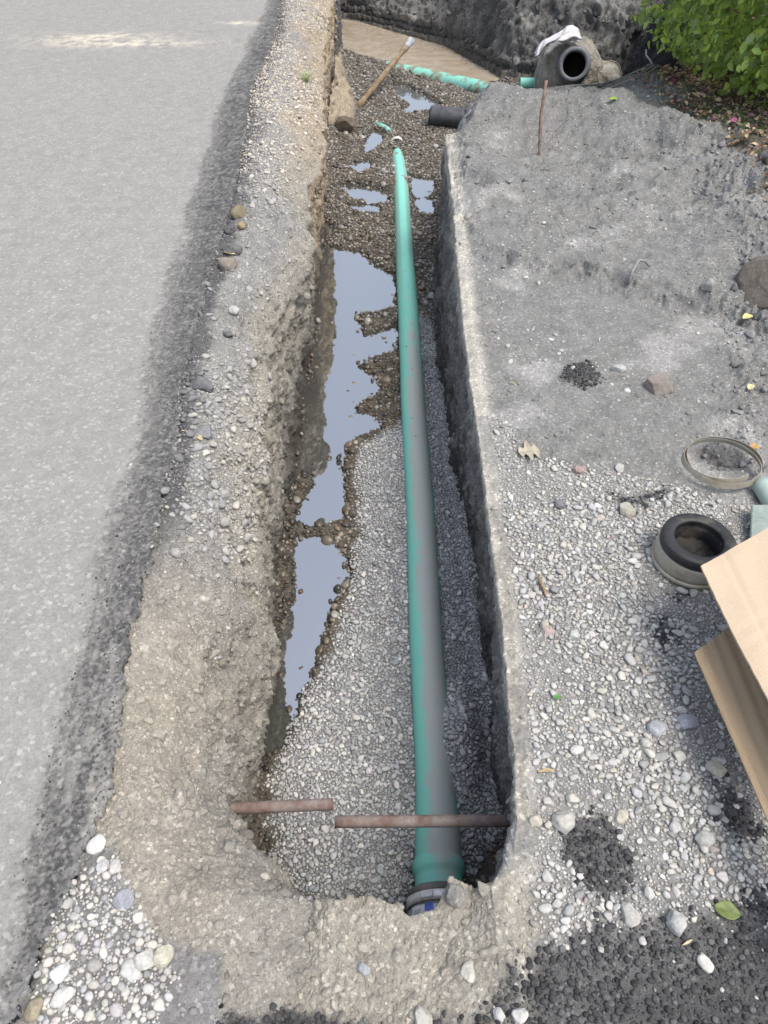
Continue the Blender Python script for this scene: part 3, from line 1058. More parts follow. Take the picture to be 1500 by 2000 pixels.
scatter('bank_gravel', bw_ * (.5 + lodn), [(40, .016, .026), (400, .009, .016), (3200, .004, .009)], col_bank, M_STONE, 'sharp', pkl, .75, .42)
scatter('bank_grit', bz * lodn, [(9000, .0025, .005)], col_bank, M_STONE, 'sharp', pkl, .85, .3)
# clay-coated cobbles standing out of the banks and the apron
cw = ((REG == 1) * (.4 + .6 * (1 - ss(1.2, 1.8, Y))) + (REG == 2) * .8 * (T < .75) + ap * (1 - TARM) * (1 - ss(-.02, .04, s1) * (REG == 5)) * .55 + (REG == 4) * (Y < yc) * .4 * (Z2 < -.1)) * (1 - LDK) * (1 - TARM)
cpn = gp(835, 1770, -.06)
cw = cw * (np.hypot(X - cpn.x, Y - cpn.y) > .05)
scatter('embedded_cobbles', cw * (.4 + lodn), [(100, .015, .028), (700, .007, .016), (2400, .004, .008)], col_soil, M_CLAYSTONE, 'sharp', None, .9, .60, flat=.8)
scatter('clay_crumbs', cw * lodn, [(9000, .0018, .004)], col_soil, M_CLAYSTONE, 'sharp', None, 1.0, .3)
# pebble heap at the bottom left
pbw = PEB * (REG <= 1)
pkp = Packer()
scatter('heap_pebbles', pbw, [(180, .011, .016), (5000, .0065, .011), (36000, .0030, .0065)], lambda a, b, c: palette([(.41, .40, .375), (.36, .358, .352), (.45, .43, .385), (.28, .282, .285)], [5, 3, 3, 2], len(a)), M_STONE, 'round', pkp, .64, .25)
scatter('heap_grit', (REG <= 1) * LDK * (1 - PEB), [(1700, .002, .005), (130, .005, .010)], col_grit, M_STONE, 'round', pkp, 1.0, .3)
# crumbs of the road margin
ed = (REG == 0) * strip * ss(-.06, .0, X - np.repeat(Er[:, None], NCOL, 1))
scatter('road_margin_crumbs', strip * (.3 + .7 * lodn) * .7 + ed * .6, [(700, .0035, .0065), (7000, .0018, .0038)], lambda a, b, c: palette([(.05, .05, .052), (.09, .09, .09), (.15, .15, .148), (.22, .22, .215)], [3, 3, 3, 2], len(a), .2), M_CRUMB, 'sharp', None, .9, .35)
scatter('soil_crumbs', (sandw + (REG == 1) * (1 - LDK) * .8) * (.25 + .75 * lodn) * ss(-.3, .5, noise(X, Y, Y * 0, 5, 107)), [(300, .007, .014), (2600, .0035, .007)], col_soil, M_CLAYSTONE, 'sharp', None, .95, .45)
scatter('road_specks', (REG == 0) * 1.0 * (1 - strip) * (X > -half[:, None] * 1.1), [(9, .003, .008)], col_light, M_STONE, 'round', None, 1.0, .35)
# clods on the earth face
scatter('earth_clods', np.clip(bw, 0, 1) * (Y > 7), [(12, .03, .06), (140, .015, .03), (700, .007, .015)], col_soil, M_CLAYSTONE, 'sharp', None, .9, .5)
scatter('heap_clods', (rub * .8 + farr * .10) * (1 - LIT), [(110, .012, .03), (900, .006, .012)], col_soil, M_CLAYSTONE, 'sharp', None, .9, .4)
#OBJECTS
# ---------------------------------------------------------------- finding the surface under a thing
depG = (Y2 * math.cos(TH) - (Z2 - CAMZ) * math.sin(TH))
xc_ = X2 * math.cos(PSI) - Y2 * math.sin(PSI)
yc_ = X2 * math.sin(PSI) + Y2 * math.cos(PSI)
depG = yc_ * math.cos(TH) - (Z2 - CAMZ) * math.sin(TH)
up_ = yc_ * math.sin(TH) + (Z2 - CAMZ) * math.cos(TH)
with np.errstate(all='ignore'):
    U = np.where(depG > .2, 750 + F * xc_ / depG, -1e6)
    W = np.where(depG > .2, 1000 - F * up_ / depG, -1e6)


def on(px, py):
    """the surface point seen at that spot"""
    d = (U - px) ** 2 + (W - py) ** 2
    c = np.where(d < 64, depG + d * .0004, 1e6 + d)
    i, j = np.unravel_index(np.argmin(c), c.shape)
    return Vector(P[i, j]), Vector(Nn[i, j])


def part(name, V, Fc, mat, parent=None, smooth=True, col=None):
    V = np.array(V, dtype=float)
    if parent is not None:
        o_ = parent
        base = Vector((0, 0, 0))
        while o_ is not None:
            base += o_.location
            o_ = o_.parent
        V = V - np.array(base)
    me = bpy.data.meshes.new(name)
    me.from_pydata([tuple(v) for v in V], [], [tuple(int(q) for q in f) for f in Fc])
    me.polygons.foreach_set('use_smooth', [smooth] * len(me.polygons))
    if col is not None:
        at = me.attributes.new('Col', 'FLOAT_COLOR', 'POINT')
        c = np.ones((len(V), 4), np.float32); c[:, :3] = col
        at.data.foreach_set('color', c.ravel())
    me.materials.append(mat)
    me.update()
    o = bpy.data.objects.new(name, me)
    COL.objects.link(o)
    if parent is not None:
        o.parent = parent
    return o


def frame(d):
    d = Vector(d).normalized()
    a = Vector((0, 0, 1)) if abs(d.z) < .9 else Vector((1, 0, 0))
    u = d.cross(a).normalized()
    return d, u, u.cross(d).normalized()


def tube(pts, rads, seg=32, closed=False):
    """swept skin along points; returns V, F (open ends)"""
    V, Fc = [], []
    n_ = len(pts)
    for i, (p, r) in enumerate(zip(pts, rads)):
        a = Vector(pts[max(i - 1, 0)]); b = Vector(pts[min(i + 1, n_ - 1)])
        if (b - a).length < 1e-9:
            a = Vector(pts[max(i - 2, 0)]); b = Vector(pts[min(i + 2, n_ - 1)])
        d, u, w = frame(b - a)
        for k_ in range(seg):
            t = 2 * math.pi * k_ / seg
            V.append(tuple(Vector(p) + (u * math.cos(t) + w * math.sin(t)) * r))
    for i in range(n_ - 1):
        for k_ in range(seg):
            k2 = (k_ + 1) % seg
            Fc.append((i * seg + k_, i * seg + k2, (i + 1) * seg + k2, (i + 1) * seg + k_))
    if closed:
        Fc.append(tuple(range(seg))[::-1]); Fc.append(tuple(range((n_ - 1) * seg, n_ * seg)))
    return V, Fc


def lathe(prof, p0, axis, seg=64, noise_amp=0, loop=True):
    """profile of (along, radius) turned about an axis from p0"""
    d, u, w = frame(axis)
    p0 = Vector(p0)
    V, Fc = [], []
    for (s_, r) in prof:
        for k_ in range(seg):
            t = 2 * math.pi * k_ / seg
            V.append(tuple(p0 + d * s_ + (u * math.cos(t) + w * math.sin(t)) * r))
    m_ = len(prof)
    for i in range(m_ if loop else m_ - 1):
        j = (i + 1) % m_
        for k_ in range(seg):
            k2 = (k_ + 1) % seg
            Fc.append((i * seg + k_, i * seg + k2, j * seg + k2, j * seg + k_))
    return V, Fc


# ---------------------------------------------------------------- pipes in the trench
def pipe_mat():
    m, n, b, out = mat_base('green_pipe_plastic')
    tc = N(n, 'ShaderNodeTexCoord')
    ge = N(n, 'ShaderNodeNewGeometry')
    n1 = N(n, 'ShaderNodeTexNoise', i_Scale=9.0, i_Detail=7.0, i_Roughness=.7)
    n2 = N(n, 'ShaderNodeTexNoise', i_Scale=170.0, i_Detail=4.0, i_Roughness=.8)
    n3 = N(n, 'ShaderNodeTexVoronoi', i_Scale=120.0)
    for q in (n1, n2, n3):
        n.links.new(tc.outputs['Object'], q.inputs['Vector'])
    # dust settles on the top and towards the right-hand bank
    at = N(n, 'ShaderNodeAttribute', attribute_name='Col')
    sp = N(n, 'ShaderNodeSeparateColor')
    n.links.new(at.outputs['Color'], sp.inputs[0])
    a1 = N(n, 'ShaderNodeMath', operation='MULTIPLY_ADD')
    n.links.new(n1.outputs['Fac'], a1.inputs[0]); a1.inputs[1].default_value = 1.05
    n.links.new(sp.outputs[0], a1.inputs[2])
    a2 = N(n, 'ShaderNodeMath', operation='MULTIPLY_ADD')
    n.links.new(n2.outputs['Fac'], a2.inputs[0]); a2.inputs[1].default_value = .60
    n.links.new(a1.outputs[0], a2.inputs[2])
    dm = ramp(n, a2.outputs[0], [(.78, 0.0), (1.0, .9)])
    # the ramp clamps at one, so bring the sum into range first
    sc = N(n, 'ShaderNodeMath', operation='MULTIPLY')
    n.links.new(a2.outputs[0], sc.inputs[0]); sc.inputs[1].default_value = .62
    dm = ramp(n, sc.outputs[0], [(.63, 0.0), (.80, .88)])
    green = mix(n, (.17, .53, .44), (.25, .63, .54), n1.outputs['Fac'])
    dust = mix(n, (.36, .345, .325), (.48, .46, .44), n2.outputs['Fac'])
    c = mix(n, green, dust, dm)
    mud = mix(n, c, (.20, .15, .10), sp.outputs[1])
    n.links.new(mud, b.inputs['Base Color'])
    b.inputs['Roughness'].default_value = .6
    b.inputs['Specular IOR Level'].default_value = .35
    bp = N(n, 'ShaderNodeBump', i_Strength=.25, i_Distance=.001)
    n.links.new(n2.outputs['Fac'], bp.inputs['Height'])
    n.links.new(bp.outputs[0], b.inputs['Normal'])
    return m


M_PIPE = pipe_mat()


def pipe_cols(V, pts, dustf, mudf):
    """per-vertex dust and mud from the position round the pipe"""
    V = np.array(V); pts = np.array([tuple(p) for p in pts])
    Yp = pts[:, 1]
    o_ = np.argsort(Yp)
    cx = np.interp(V[:, 1], Yp[o_], pts[o_, 0]); cz = np.interp(V[:, 1], Yp[o_], pts[o_, 2])
    an = np.degrees(np.arctan2(V[:, 0] - cx, V[:, 2] - cz))      # 0 on top, + to the right
    c = np.zeros((len(V), 3))
    c[:, 0] = dustf(an, V[:, 1]); c[:, 1] = mudf(an, V[:, 1])
    return c


R0 = .064
ctl = [(772, 262, -.96), (773, 285, -.858), (777, 310, -.826), (781, 340, -.806), (785, 400, -.787), (790, 500, -.770), (797, 600, -.76), (802, 700, -.755), (807, 800, -.75), (821, 1000, -.75),
       (832, 1250, -.745), (842, 1400, -.745), (851, 1550, -.745), (855, 1650, -.745), (858, 1745, -.745)]
cy, cx_ = np.array([gp(a, b, c).y for a, b, c in ctl]), np.array([gp(a, b, c).x for a, b, c in ctl])
cz_ = np.array([c for a, b, c in ctl])
o_ = np.argsort(cy)
cy, cx_, cz_ = cy[o_], cx_[o_], cz_[o_]
ybell = [gp(850, q, -.672).y for q in (1760, 1740, 1696, 1686, 1672, 1660, 1600, 1530, 1450)]
rbell = [1.14, 1.14, 1.12, 1.25, 1.25, 1.12, 1.10, 1.02, 1.0]
pys = np.concatenate([np.linspace(ybell[0], ybell[5], 24), np.linspace(ybell[5], cy[-1], 150)[1:]])
pr = np.interp(pys, ybell, rbell) * R0
ppts = [Vector((np.interp(q, cy, cx_), q, np.interp(q, cy, cz_))) for q in pys]
V, Fc = tube(ppts, pr, 40)
sp_root = empty('sewer_pipe', (0, 1.5, -.8))
tag(sp_root, 'long green plastic sewer pipe running down the trench, dusty along its right side', 'pipe')


def dfun(an, yy):
    a = .44 - ((an - 18) / 66.0) ** 2 * .55
    a = np.where(yy > 3.3, a - (yy - 3.3) * .45, a)
    a = np.where(yy < .85, a - .22, a)
    return np.clip(a, -.6, .5) + .15


def mfun(an, yy):
    return np.clip((yy - 4.2) / 2.5, 0, .35) * (np.abs(an) > 25)


cols_ = pipe_cols(V, ppts, dfun, mfun)
nb = 24 * 40
isb = [f for f in Fc if max(f) < nb]
isp = [f for f in Fc if max(f) >= nb]
part('barrel', V[nb - 40:], [tuple(q - (nb - 40) for q in f) for f in isp], M_PIPE, sp_root, col=cols_[nb - 40:])
part('bell_socket', V[:nb], isb, M_PIPE, sp_root, col=cols_[:nb])

# grit and pebbles fallen on the pipe
kk = rng.integers(60, len(ppts) - 60, 90)
pa = np.radians(rng.normal(8, 20, 90))
pp_ = np.array([tuple(ppts[a]) for a in kk]); rr_ = pr[kk]
nn_ = np.stack([np.sin(pa), np.zeros(90), np.cos(pa)], 1)
rs_ = np.where(rng.random(90) < .25, rng.uniform(.003, .0055, 90), rng.uniform(.0012, .0028, 90))
emit('pebbles_on_pipe', pp_ + nn_ * rr_[:, None], rs_, nn_, palette([(.45, .44, .42), (.36, .35, .34), (.16, .15, .14)], [3, 2, 2], 90), M_STONE, 'sharp', .2)

# coupler on the bell, partly under the lip
M_RUB = plain_mat('black_rubber', (.022, .022, .024), (.20, .18, .14), rough=.55, spec=.4, scale=9, lo=.50, hi=.85, bump=.15)
M_RUBD = plain_mat('dusty_rubber', (.075, .075, .075), (.26, .25, .225), rough=.7, spec=.3, scale=6, lo=.30, hi=.60, bump=.15)
M_STEEL = plain_mat('dull_steel', (.82, .82, .82), (.62, .61, .60), rough=.3, metal=.2, scale=14, lo=.45, hi=.7, bump=.1)
M_STEELD = plain_mat('dirty_steel', (.36, .345, .30), (.27, .225, .15), rough=.6, metal=.35, scale=9, lo=.4, hi=.7, bump=.15)
M_FILM = plain_mat('grey_shrink_film', (.42, .42, .41), (.60, .60, .60), rough=.22, spec=.7, scale=18, bump=.5, bscale=35, bdist=.006)
M_LABEL = plain_mat('label_paper', (.72, .73, .76), (.66, .67, .70), rough=.4, scale=30, bump=.1)
M_INK = plain_mat('label_ink', (.10, .10, .12), rough=.5)
M_BLUE = plain_mat('label_blue', (.10, .16, .55), rough=.4)
yb0 = gp(850, 1724, -.648).y
axc = Vector((ppts[0].x, 0, -.745))
cr_ = empty('pipe_coupler', (axc.x, yb0 - .10, -.84))
tag(cr_, 'dark coupler with a white label, clamped on the near end of the long green pipe', 'coupler')
ax0 = Vector((axc.x, yb0, -.745))
V, Fc = lathe([(.004, .074), (.006, .093), (-.002, .097), (-.012, .096), (-.014, .091), (-.045, .091), (-.05, .096), (-.15, .096), (-.15, .070)], ax0, (0, 1, 0), 72)
part('rubber_sleeve', V, Fc, M_RUBD, cr_)
V, Fc = lathe([(-.016, .0925), (-.016, .0985), (-.042, .0985), (-.042, .0925)], ax0, (0, 1, 0), 72)
part('clamp_band', V, Fc, M_STEEL, cr_)
V, Fc = lathe([(-.052, .0965), (-.056, .1000), (-.148, .1005), (-.148, .0965)], ax0, (0, 1, 0), 72)
V = [(v[0] + .0018 * math.sin(v[1] * 300 + v[0] * 140), v[1], v[2] + .0018 * math.sin(v[1] * 190 + v[0] * 260)) for v in V]
part('film_wrap', V, Fc, M_FILM, cr_)
# clamp screw housing
bm = bmesh.new()
bmesh.ops.create_cube(bm, size=1, matrix=Matrix.Diagonal((.034, .018, .012, 1)))
bmesh.ops.bevel(bm, geom=bm.edges[:], offset=.002, segments=2, affect='EDGES')
for q in range(9):
    bmesh.ops.create_cube(bm, size=1, matrix=Matrix.Translation((-.016 + q * .004, 0, .0065)) @ Matrix.Diagonal((.0018, .015, .002, 1)))
a_ = math.radians(-24)
bmesh.ops.transform(bm, matrix=Matrix.Translation(ax0 + Vector((math.sin(a_) * .101, -.029, math.cos(a_) * .101)) - cr_.location) @ Matrix.Rotation(a_, 4, 'Y'), verts=bm.verts)
bm_obj('clamp_screw', bm, M_STEEL, cr_, False)


def curved_patch(name, a0, a1, y0, y1, r, mat, parent, na=10):
    V, Fc = [], []
    for i in range(na + 1):
        t = math.radians(a0 + (a1 - a0) * i / na)
        for y_ in (y0, y1):
            for rr in (r, r + .0006):
                V.append((ax0.x + math.sin(t) * rr, ax0.y + y_, ax0.z + math.cos(t) * rr))
    for i in range(na):
        b_ = i * 4
        Fc += [(b_ + 1, b_ + 3, b_ + 7, b_ + 5), (b_, b_ + 4, b_ + 6, b_ + 2), (b_, b_ + 1, b_ + 5, b_ + 4), (b_ + 2, b_ + 6, b_ + 7, b_ + 3)]
    return part(name, V, Fc, mat, parent)


lb = curved_patch('label', -54, -29, -.094, -.054, .1035, M_LABEL, cr_)
Vb, Fb = [], []
for i in range(13):
    a0 = -50 + i * 1.05
    w_ = .25 + .35 * ((i * 7) % 3 == 0)
    b_ = len(Vb)
    for t in (a0, a0 + w_):
        t = math.radians(t)
        for y_ in (-.064, -.079):
            Vb.append((ax0.x + math.sin(t) * .1043, ax0.y + y_, ax0.z + math.cos(t) * .1043))
    Fb.append((b_, b_ + 1, b_ + 3, b_ + 2))
bo = part('barcode', Vb, Fb, M_INK, None)
bo.data.transform(Matrix.Translation(-cr_.location))
bo.parent = lb
curved_patch('blue_sticker', -28.5, -15, -.094, -.052, .1035, M_BLUE, cr_)

# two cut ends of the old iron service pipe
M_RUST = plain_mat('rusty_iron', (.15, .095, .08), (.24, .215, .20), rough=.85, spec=.2, scale=26, lo=.35, hi=.68, bump=.6, bscale=220, bdist=.002)


def hollow(name, a, b, r, wall, mat, label, cat, seg=28, n_=16, bend=0.0, group=None):
    a, b = Vector(a), Vector(b)
    pts = [a.lerp(b, t) + Vector((0, 0, bend * math.sin(math.pi * t))) for t in np.linspace(0, 1, n_)]
    pts2 = [pts[0]] * 1 + pts + [pts[-1]]
    V1, F1 = tube(pts, [r] * n_, seg)
    V2, F2 = tube(pts, [r - wall] * n_, seg)
    m_ = len(V1)
    Fc = F1 + [tuple(q + m_ for q in f)[::-1] for f in F2]
    for k_ in range(seg):
        k2 = (k_ + 1) % seg
        Fc.append((k_, m_ + k_, m_ + k2, k2))
        e_ = (n_ - 1) * seg
        Fc.append((e_ + k_, e_ + k2, m_ + e_ + k2, m_ + e_ + k_))
    o = part(name, V1 + V2, Fc, mat)
    return tag(o, label, cat, group)


hollow('rusty_pipe', gp(415, 1580, -.34), gp(650, 1571, -.335), .0155, .004, M_RUST,
       'short rusty pink-brown pipe stub sticking out of the left bank over the gravel', 'pipe')
hollow('rusty_pipe', gp(654, 1605, -.34), gp(1000, 1603, -.34), .0155, .004, M_RUST,
       'rusty iron pipe with open cut end crossing above the green sewer pipe', 'pipe')

# ---------------------------------------------------------------- far end of the trench
def straight_pipe(name, a, b, r, label, mud, dust=.1, n_=170):
    a, b = Vector(a), Vector(b)
    pts = [a.lerp(b, t) for t in np.linspace(0, 1, n_)]
    V, Fc = tube(pts, [r] * n_, 36)
    Va = np.array(V)
    c = np.zeros((len(V), 3))
    nz_ = fbm(Va[:, 0], Va[:, 1], Va[:, 2], 9, 4, 201, .7)
    c[:, 0] = dust
    c[:, 1] = np.clip((nz_ + mud) * 4 + .42, .15, .92)
    o = part(name, V, Fc, M_PIPE, None, col=c)
    return tag(o, label, 'pipe')


straight_pipe('sewer_main', gp(758, 136, -.84), gp(1010, 190, -.74), .088, 'muddy green main pipe lying across the far end of the trench beside the brown pool', .0)
straight_pipe('branch_pipe', yp(1015, 163, 8.75), yp(1245, 167, 8.75), .055, 'thin green pipe showing on both sides below the mud-caked chamber', -.5)
M_MUDPIPE = plain_mat('mud_caked_pipe', (.16, .11, .065), (.27, .21, .14), rough=.8, spec=.3, scale=14, bump=.4, bscale=60, bdist=.006)
a_, b_ = gp(699, 209, -.77), yp(801, 82, 9.35)
r_ = empty('mud_caked_pipe', tuple(a_))
tag(r_, 'thin brown mud-caked pipe leaning out of the gravel over the muddy pool', 'pipe')
n_ = 24
pts = [a_.lerp(b_, t) for t in np.linspace(0, 1, n_)]
V, Fc = tube(pts, [.028 + .004 * math.sin(i * 1.3) for i in range(n_)], 20, True)
part('barrel', V, Fc, M_MUDPIPE, r_)
M_GREYPL = plain_mat('grey_collar', (.24, .27, .32), (.45, .46, .46), rough=.5, scale=20)
dv = (b_ - a_).normalized()
V, Fc = lathe([(0, .02), (0, .036), (.10, .036), (.115, .040), (.15, .040), (.15, .03), (.10, .03), (.10, .02)], b_ - dv * .12, dv, 28)
part('end_collar', V, Fc, M_GREYPL, r_)

M_BLACKPL = plain_mat('black_plastic', (.045, .048, .055), (.12, .12, .125), rough=.55, scale=12, lo=.4, hi=.75)
hollow('black_pipe_stub', gp(842, 226, -.70), gp(925, 233, -.69), .088, .010, M_BLACKPL, 'short black plastic pipe sticking out of the heap at the trench side', 'pipe', 36)
# buried oddments by the pipe's far end
M_WHITEPL = plain_mat('white_plastic', (.62, .60, .56), (.40, .32, .25), rough=.5, scale=22, lo=.5, hi=.7)
c_, _ = on(775, 268)
V, Fc = lathe([(-.02, .055), (-.02, .066), (.02, .066), (.02, .055)], c_ + Vector((0, 0, -.035)), (0.05, 1, .1), 40)
o = part('pipe_ring', V, Fc, M_WHITEPL)
tag(o, 'white plastic ring half buried in gravel where the green sewer pipe disappears', 'ring')
c_, _ = on(748, 238)
V, Fc = tube([c_ + Vector((-.07, .10, -.016)), c_ + Vector((0, 0, -.008)), c_ + Vector((.06, -.09, -.016))], [.024] * 3, 20, True)
o = part('buried_green_pipe', V, Fc, M_PIPE, None, col=np.tile([.1, .15, 0], (len(V), 1)))
tag(o, 'sliver of a green pipe just showing through the far gravel', 'pipe')

# mud-caked chamber with its open coupler
M_CAKE = plain_mat('mud_cake', (.20, .185, .155), (.36, .345, .31), rough=.95, spec=.1, scale=7, lo=.38, hi=.66, bump=1.0, bscale=26, bdist=.03)
M_GRING = plain_mat('grey_rubber_ring', (.115, .125, .14), (.21, .21, .20), rough=.6, scale=10, lo=.45, hi=.8)
M_HOLE = plain_mat('painted_hole_shade', (.006, .006, .006), (.014, .012, .011), rough=1.0, spec=.0, scale=20)  # near-black colour stands in for the shade inside the ring
M_INNER = plain_mat('painted_inner_shade', (.010, .010, .010), (.035, .032, .028), rough=.9, scale=14)  # dark soil tone blackened with the shade of a deep interior
c0_ = yp(1112, 138, 8.45)
ch = empty('pipe_chamber', (c0_.x, c0_.y, -.85))
tag(ch, 'mud-caked pipe chamber with an open round grey coupler facing the trench', 'chamber')
V0, F0 = ICO[5]


def blob(cx, sc, pw, nz, seed):
    V = np.sign(V0) * np.abs(V0) ** pw
    n1 = fbm(V[:, 0], V[:, 1], V[:, 2], 1.7, 3, seed)
    n2 = billow(V[:, 0], V[:, 1], V[:, 2], 6, seed + 5)
    V = V * (1 + nz * n1 + nz * .35 * n2)[:, None]
    return V * np.array(sc) + np.array(cx)


Vb = blob(c0_ + Vector((0, .05, -.10)), (.31, .30, .36), .72, .13, 301)
part('body', Vb, F0, M_CAKE, ch)
c1_ = yp(1183, 158, 8.4)
part('side_outlet', blob(c1_ + Vector((-.03, .08, -.06)), (.20, .25, .20), .75, .12, 311), F0, M_CAKE, ch)
ca = yp(1121, 128, 8.16)
dv = Vector((-.22, -.95, .30)).normalized()
V, Fc = lathe([(-.12, .155), (.06, .162), (.075, .158), (.08, .150), (.10, .150), (.155, .146), (.165, .138), (.165, .112), (.150, .107), (-.10, .107), (-.12, .12)], ca, dv, 72)
part('coupler_ring', V, Fc, M_GRING, ch)
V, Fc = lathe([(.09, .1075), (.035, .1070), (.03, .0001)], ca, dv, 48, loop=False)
part('hole_shade_disc', V, Fc, M_HOLE, ch)  # added disc painted black in place of the deep, shaded opening
cc_ = yp(1190, 147, 7.9)
dv = Vector((.12, -.93, .35)).normalized()
V, Fc = lathe([(-.012, .112), (-.012, .119), (.012, .119), (.012, .112)], cc_, dv, 64)
o = part('clamp_ring', V, Fc, M_STEELD)
tag(o, 'thin steel clamp ring leaning against the right of the mud-caked chamber', 'clamp')
# rag over the chamber
top = [(1043, 104), (1048, 92), (1056, 82), (1066, 75), (1078, 70), (1090, 65), (1098, 58), (1106, 51), (1118, 49), (1128, 53), (1132, 60), (1135, 70)]
bot = [(1047, 112), (1053, 108), (1058, 100), (1064, 92), (1072, 88), (1082, 84), (1091, 82), (1098, 84), (1106, 83), (1116, 80), (1126, 80), (1136, 80)]
M_CLOTH = plain_mat('old_white_cloth', (.55, .54, .56), (.42, .38, .33), rough=.95, spec=.1, scale=9, lo=.45, hi=.75, bump=.6, bscale=60, bdist=.01)
V, Fc = [], []
nu, nv = 60, 22
tp = np.array(top, float); bt = np.array(bot, float)
for i in range(nu):
    u = i / (nu - 1) * (len(top) - 1)
    t_ = np.array([np.interp(u, range(len(top)), tp[:, k_]) for k_ in (0, 1)])
    b2 = np.array([np.interp(u, range(len(bot)), bt[:, k_]) for k_ in (0, 1)])
    for j in range(nv):
        v = j / (nv - 1)
        q = t_ * (1 - v) + b2 * v
        fold = .020 * math.sin(v * 11 + u * 1.1) + .016 * math.sin(u * 3.1 + v * 4)
        yy = 8.34 - .22 * math.sin(v * math.pi * .62) + fold
        p = yp(q[0] + .9 * math.sin(v * 6 + u), q[1] + .9 * math.sin(u * 2.3 + v * 4), yy)
        V.append(tuple(p))
for i in range(nu - 1):
    for j in range(nv - 1):
        a = i * nv + j
        Fc.append((a, a + 1, a + nv + 1, a + nv))
o = part('white_rag', V, Fc, M_CLOTH)
sm = o.modifiers.new('thickness', 'SOLIDIFY'); sm.thickness = .008
tag(o, 'crumpled dirty white rag draped over the top of the mud-caked chamber', 'cloth')

# ---------------------------------------------------------------- things on the right-hand ground
# coupler
cb, _ = on(1345, 1094)
cb.z = .004
zt = Vector((.015, -.01, 1)).normalized()
cp = empty('rubber_coupler', tuple(cb))
tag(cp, 'black rubber pipe coupler with a wide steel shell standing on gravel by the cardboard box', 'coupler')
V, Fc = lathe([(.066, .090), (.067, .099), (.071, .1015), (.088, .1015), (.095, .100), (.099, .0965), (.100, .080), (.098, .0695), (.095, .067),
               (.091, .066), (.089, .068), (.086, .066), (.084, .068), (.081, .066), (.079, .068), (.076, .066), (.020, .066), (.004, .068), (.004, .088)], cb, zt, 96)
part('rubber_collar', V, Fc, M_RUB, cp)
V, Fc = lathe([(.018, .092), (.018, .1035), (.028, .1040), (.060, .1025), (.068, .0995), (.066, .092)], cb, zt, 96)
part('steel_shell', V, Fc, M_STEELD, cp)
V, Fc = lathe([(.001, .094), (.001, .1050), (.004, .108), (.013, .108), (.016, .1050), (.016, .094)], cb, zt, 96)
part('clamp_band', V, Fc, M_STEELD, cp)
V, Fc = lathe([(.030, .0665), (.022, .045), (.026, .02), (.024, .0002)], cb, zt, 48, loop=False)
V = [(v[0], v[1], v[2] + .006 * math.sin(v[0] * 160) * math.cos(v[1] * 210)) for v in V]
part('painted_shade_disc', V, Fc, M_INNER, cp)  # added disc, its colour holding the shade down inside the coupler
# double loop of steel strapping
c_, _ = on(1405, 918)
c_.z += .022
V, Fc = [], []
ns = 150
for i in range(ns):
    t = i / (ns - 1)
    a = math.radians(-20 + 690 * t)
    rx = .125 - .016 * t + .007 * math.sin(a * 1.5)
    ry = .112 - .014 * t
    zc = .010 + .016 * (1 + math.sin(a + .6)) * .5 + .010 * t
    x_, y_ = c_.x + rx * math.cos(a) - .004 * t * 3, c_.y + ry * math.sin(a) + .006 * math.sin(t * 9)
    n2 = Vector((math.cos(a), math.sin(a), 0))
    for dz_, dr_ in ((-.009, .002), (-.009, .0005), (.009, -.0045), (.009, -.003)):
        V.append((x_ + n2.x * dr_, y_ + n2.y * dr_, c_.z + zc + dz_))
for i in range(ns - 1):
    for k_ in range(4):
        k2 = (k_ + 1) % 4
        Fc.append((i * 4 + k_, i * 4 + k2, (i + 1) * 4 + k2, (i + 1) * 4 + k_))
st_ = part('steel_strap', V, Fc, M_STEELD, None, False)
tag(st_, 'loose double loop of dull steel strapping lying on dark rubble', 'strap')
# green offcut and grey-green board at the right edge
hollow('pipe_offcut', gp(1487, 945, .03), gp(1575, 1085, .035), .030, .005, M_PIPE, 'green pipe offcut at the right edge above the cardboard box', 'pipe', 28)
g_ = bpy.data.objects['pipe_offcut'].data
at = g_.attributes.new('Col', 'FLOAT_COLOR', 'POINT')
at.data.foreach_set('color', np.tile([.38, .20, 0, 1], (len(g_.vertices), 1)).astype(np.float32).ravel())
bm = bmesh.new()
q = [gp(1469, 985, .05), gp(1590, 985, .06), gp(1590, 1120, .05), gp(1466, 1060, .035)]
vs = [bm.verts.new(p) for p in q] + [bm.verts.new(p - Vector((0, 0, .012))) for p in q]
for f in ((0, 3, 2, 1), (4, 5, 6, 7), (0, 1, 5, 4), (1, 2, 6, 5), (2, 3, 7, 6), (3, 0, 4, 7)):
    bm.faces.new([vs[k_] for k_ in f])
bmesh.ops.recalc_face_normals(bm, faces=bm.faces)
bmesh.ops.bevel(bm, geom=bm.edges[:], offset=.002, segments=2, affect='EDGES')
M_BOARD = plain_mat('grey_green_plastic', (.21, .27, .24), (.27, .30, .28), rough=.5, scale=8)
o = bm_obj('plastic_board', bm, M_BOARD, smooth=False)
tag(o, 'flat grey-green plastic board poking out behind the cardboard box', 'board')

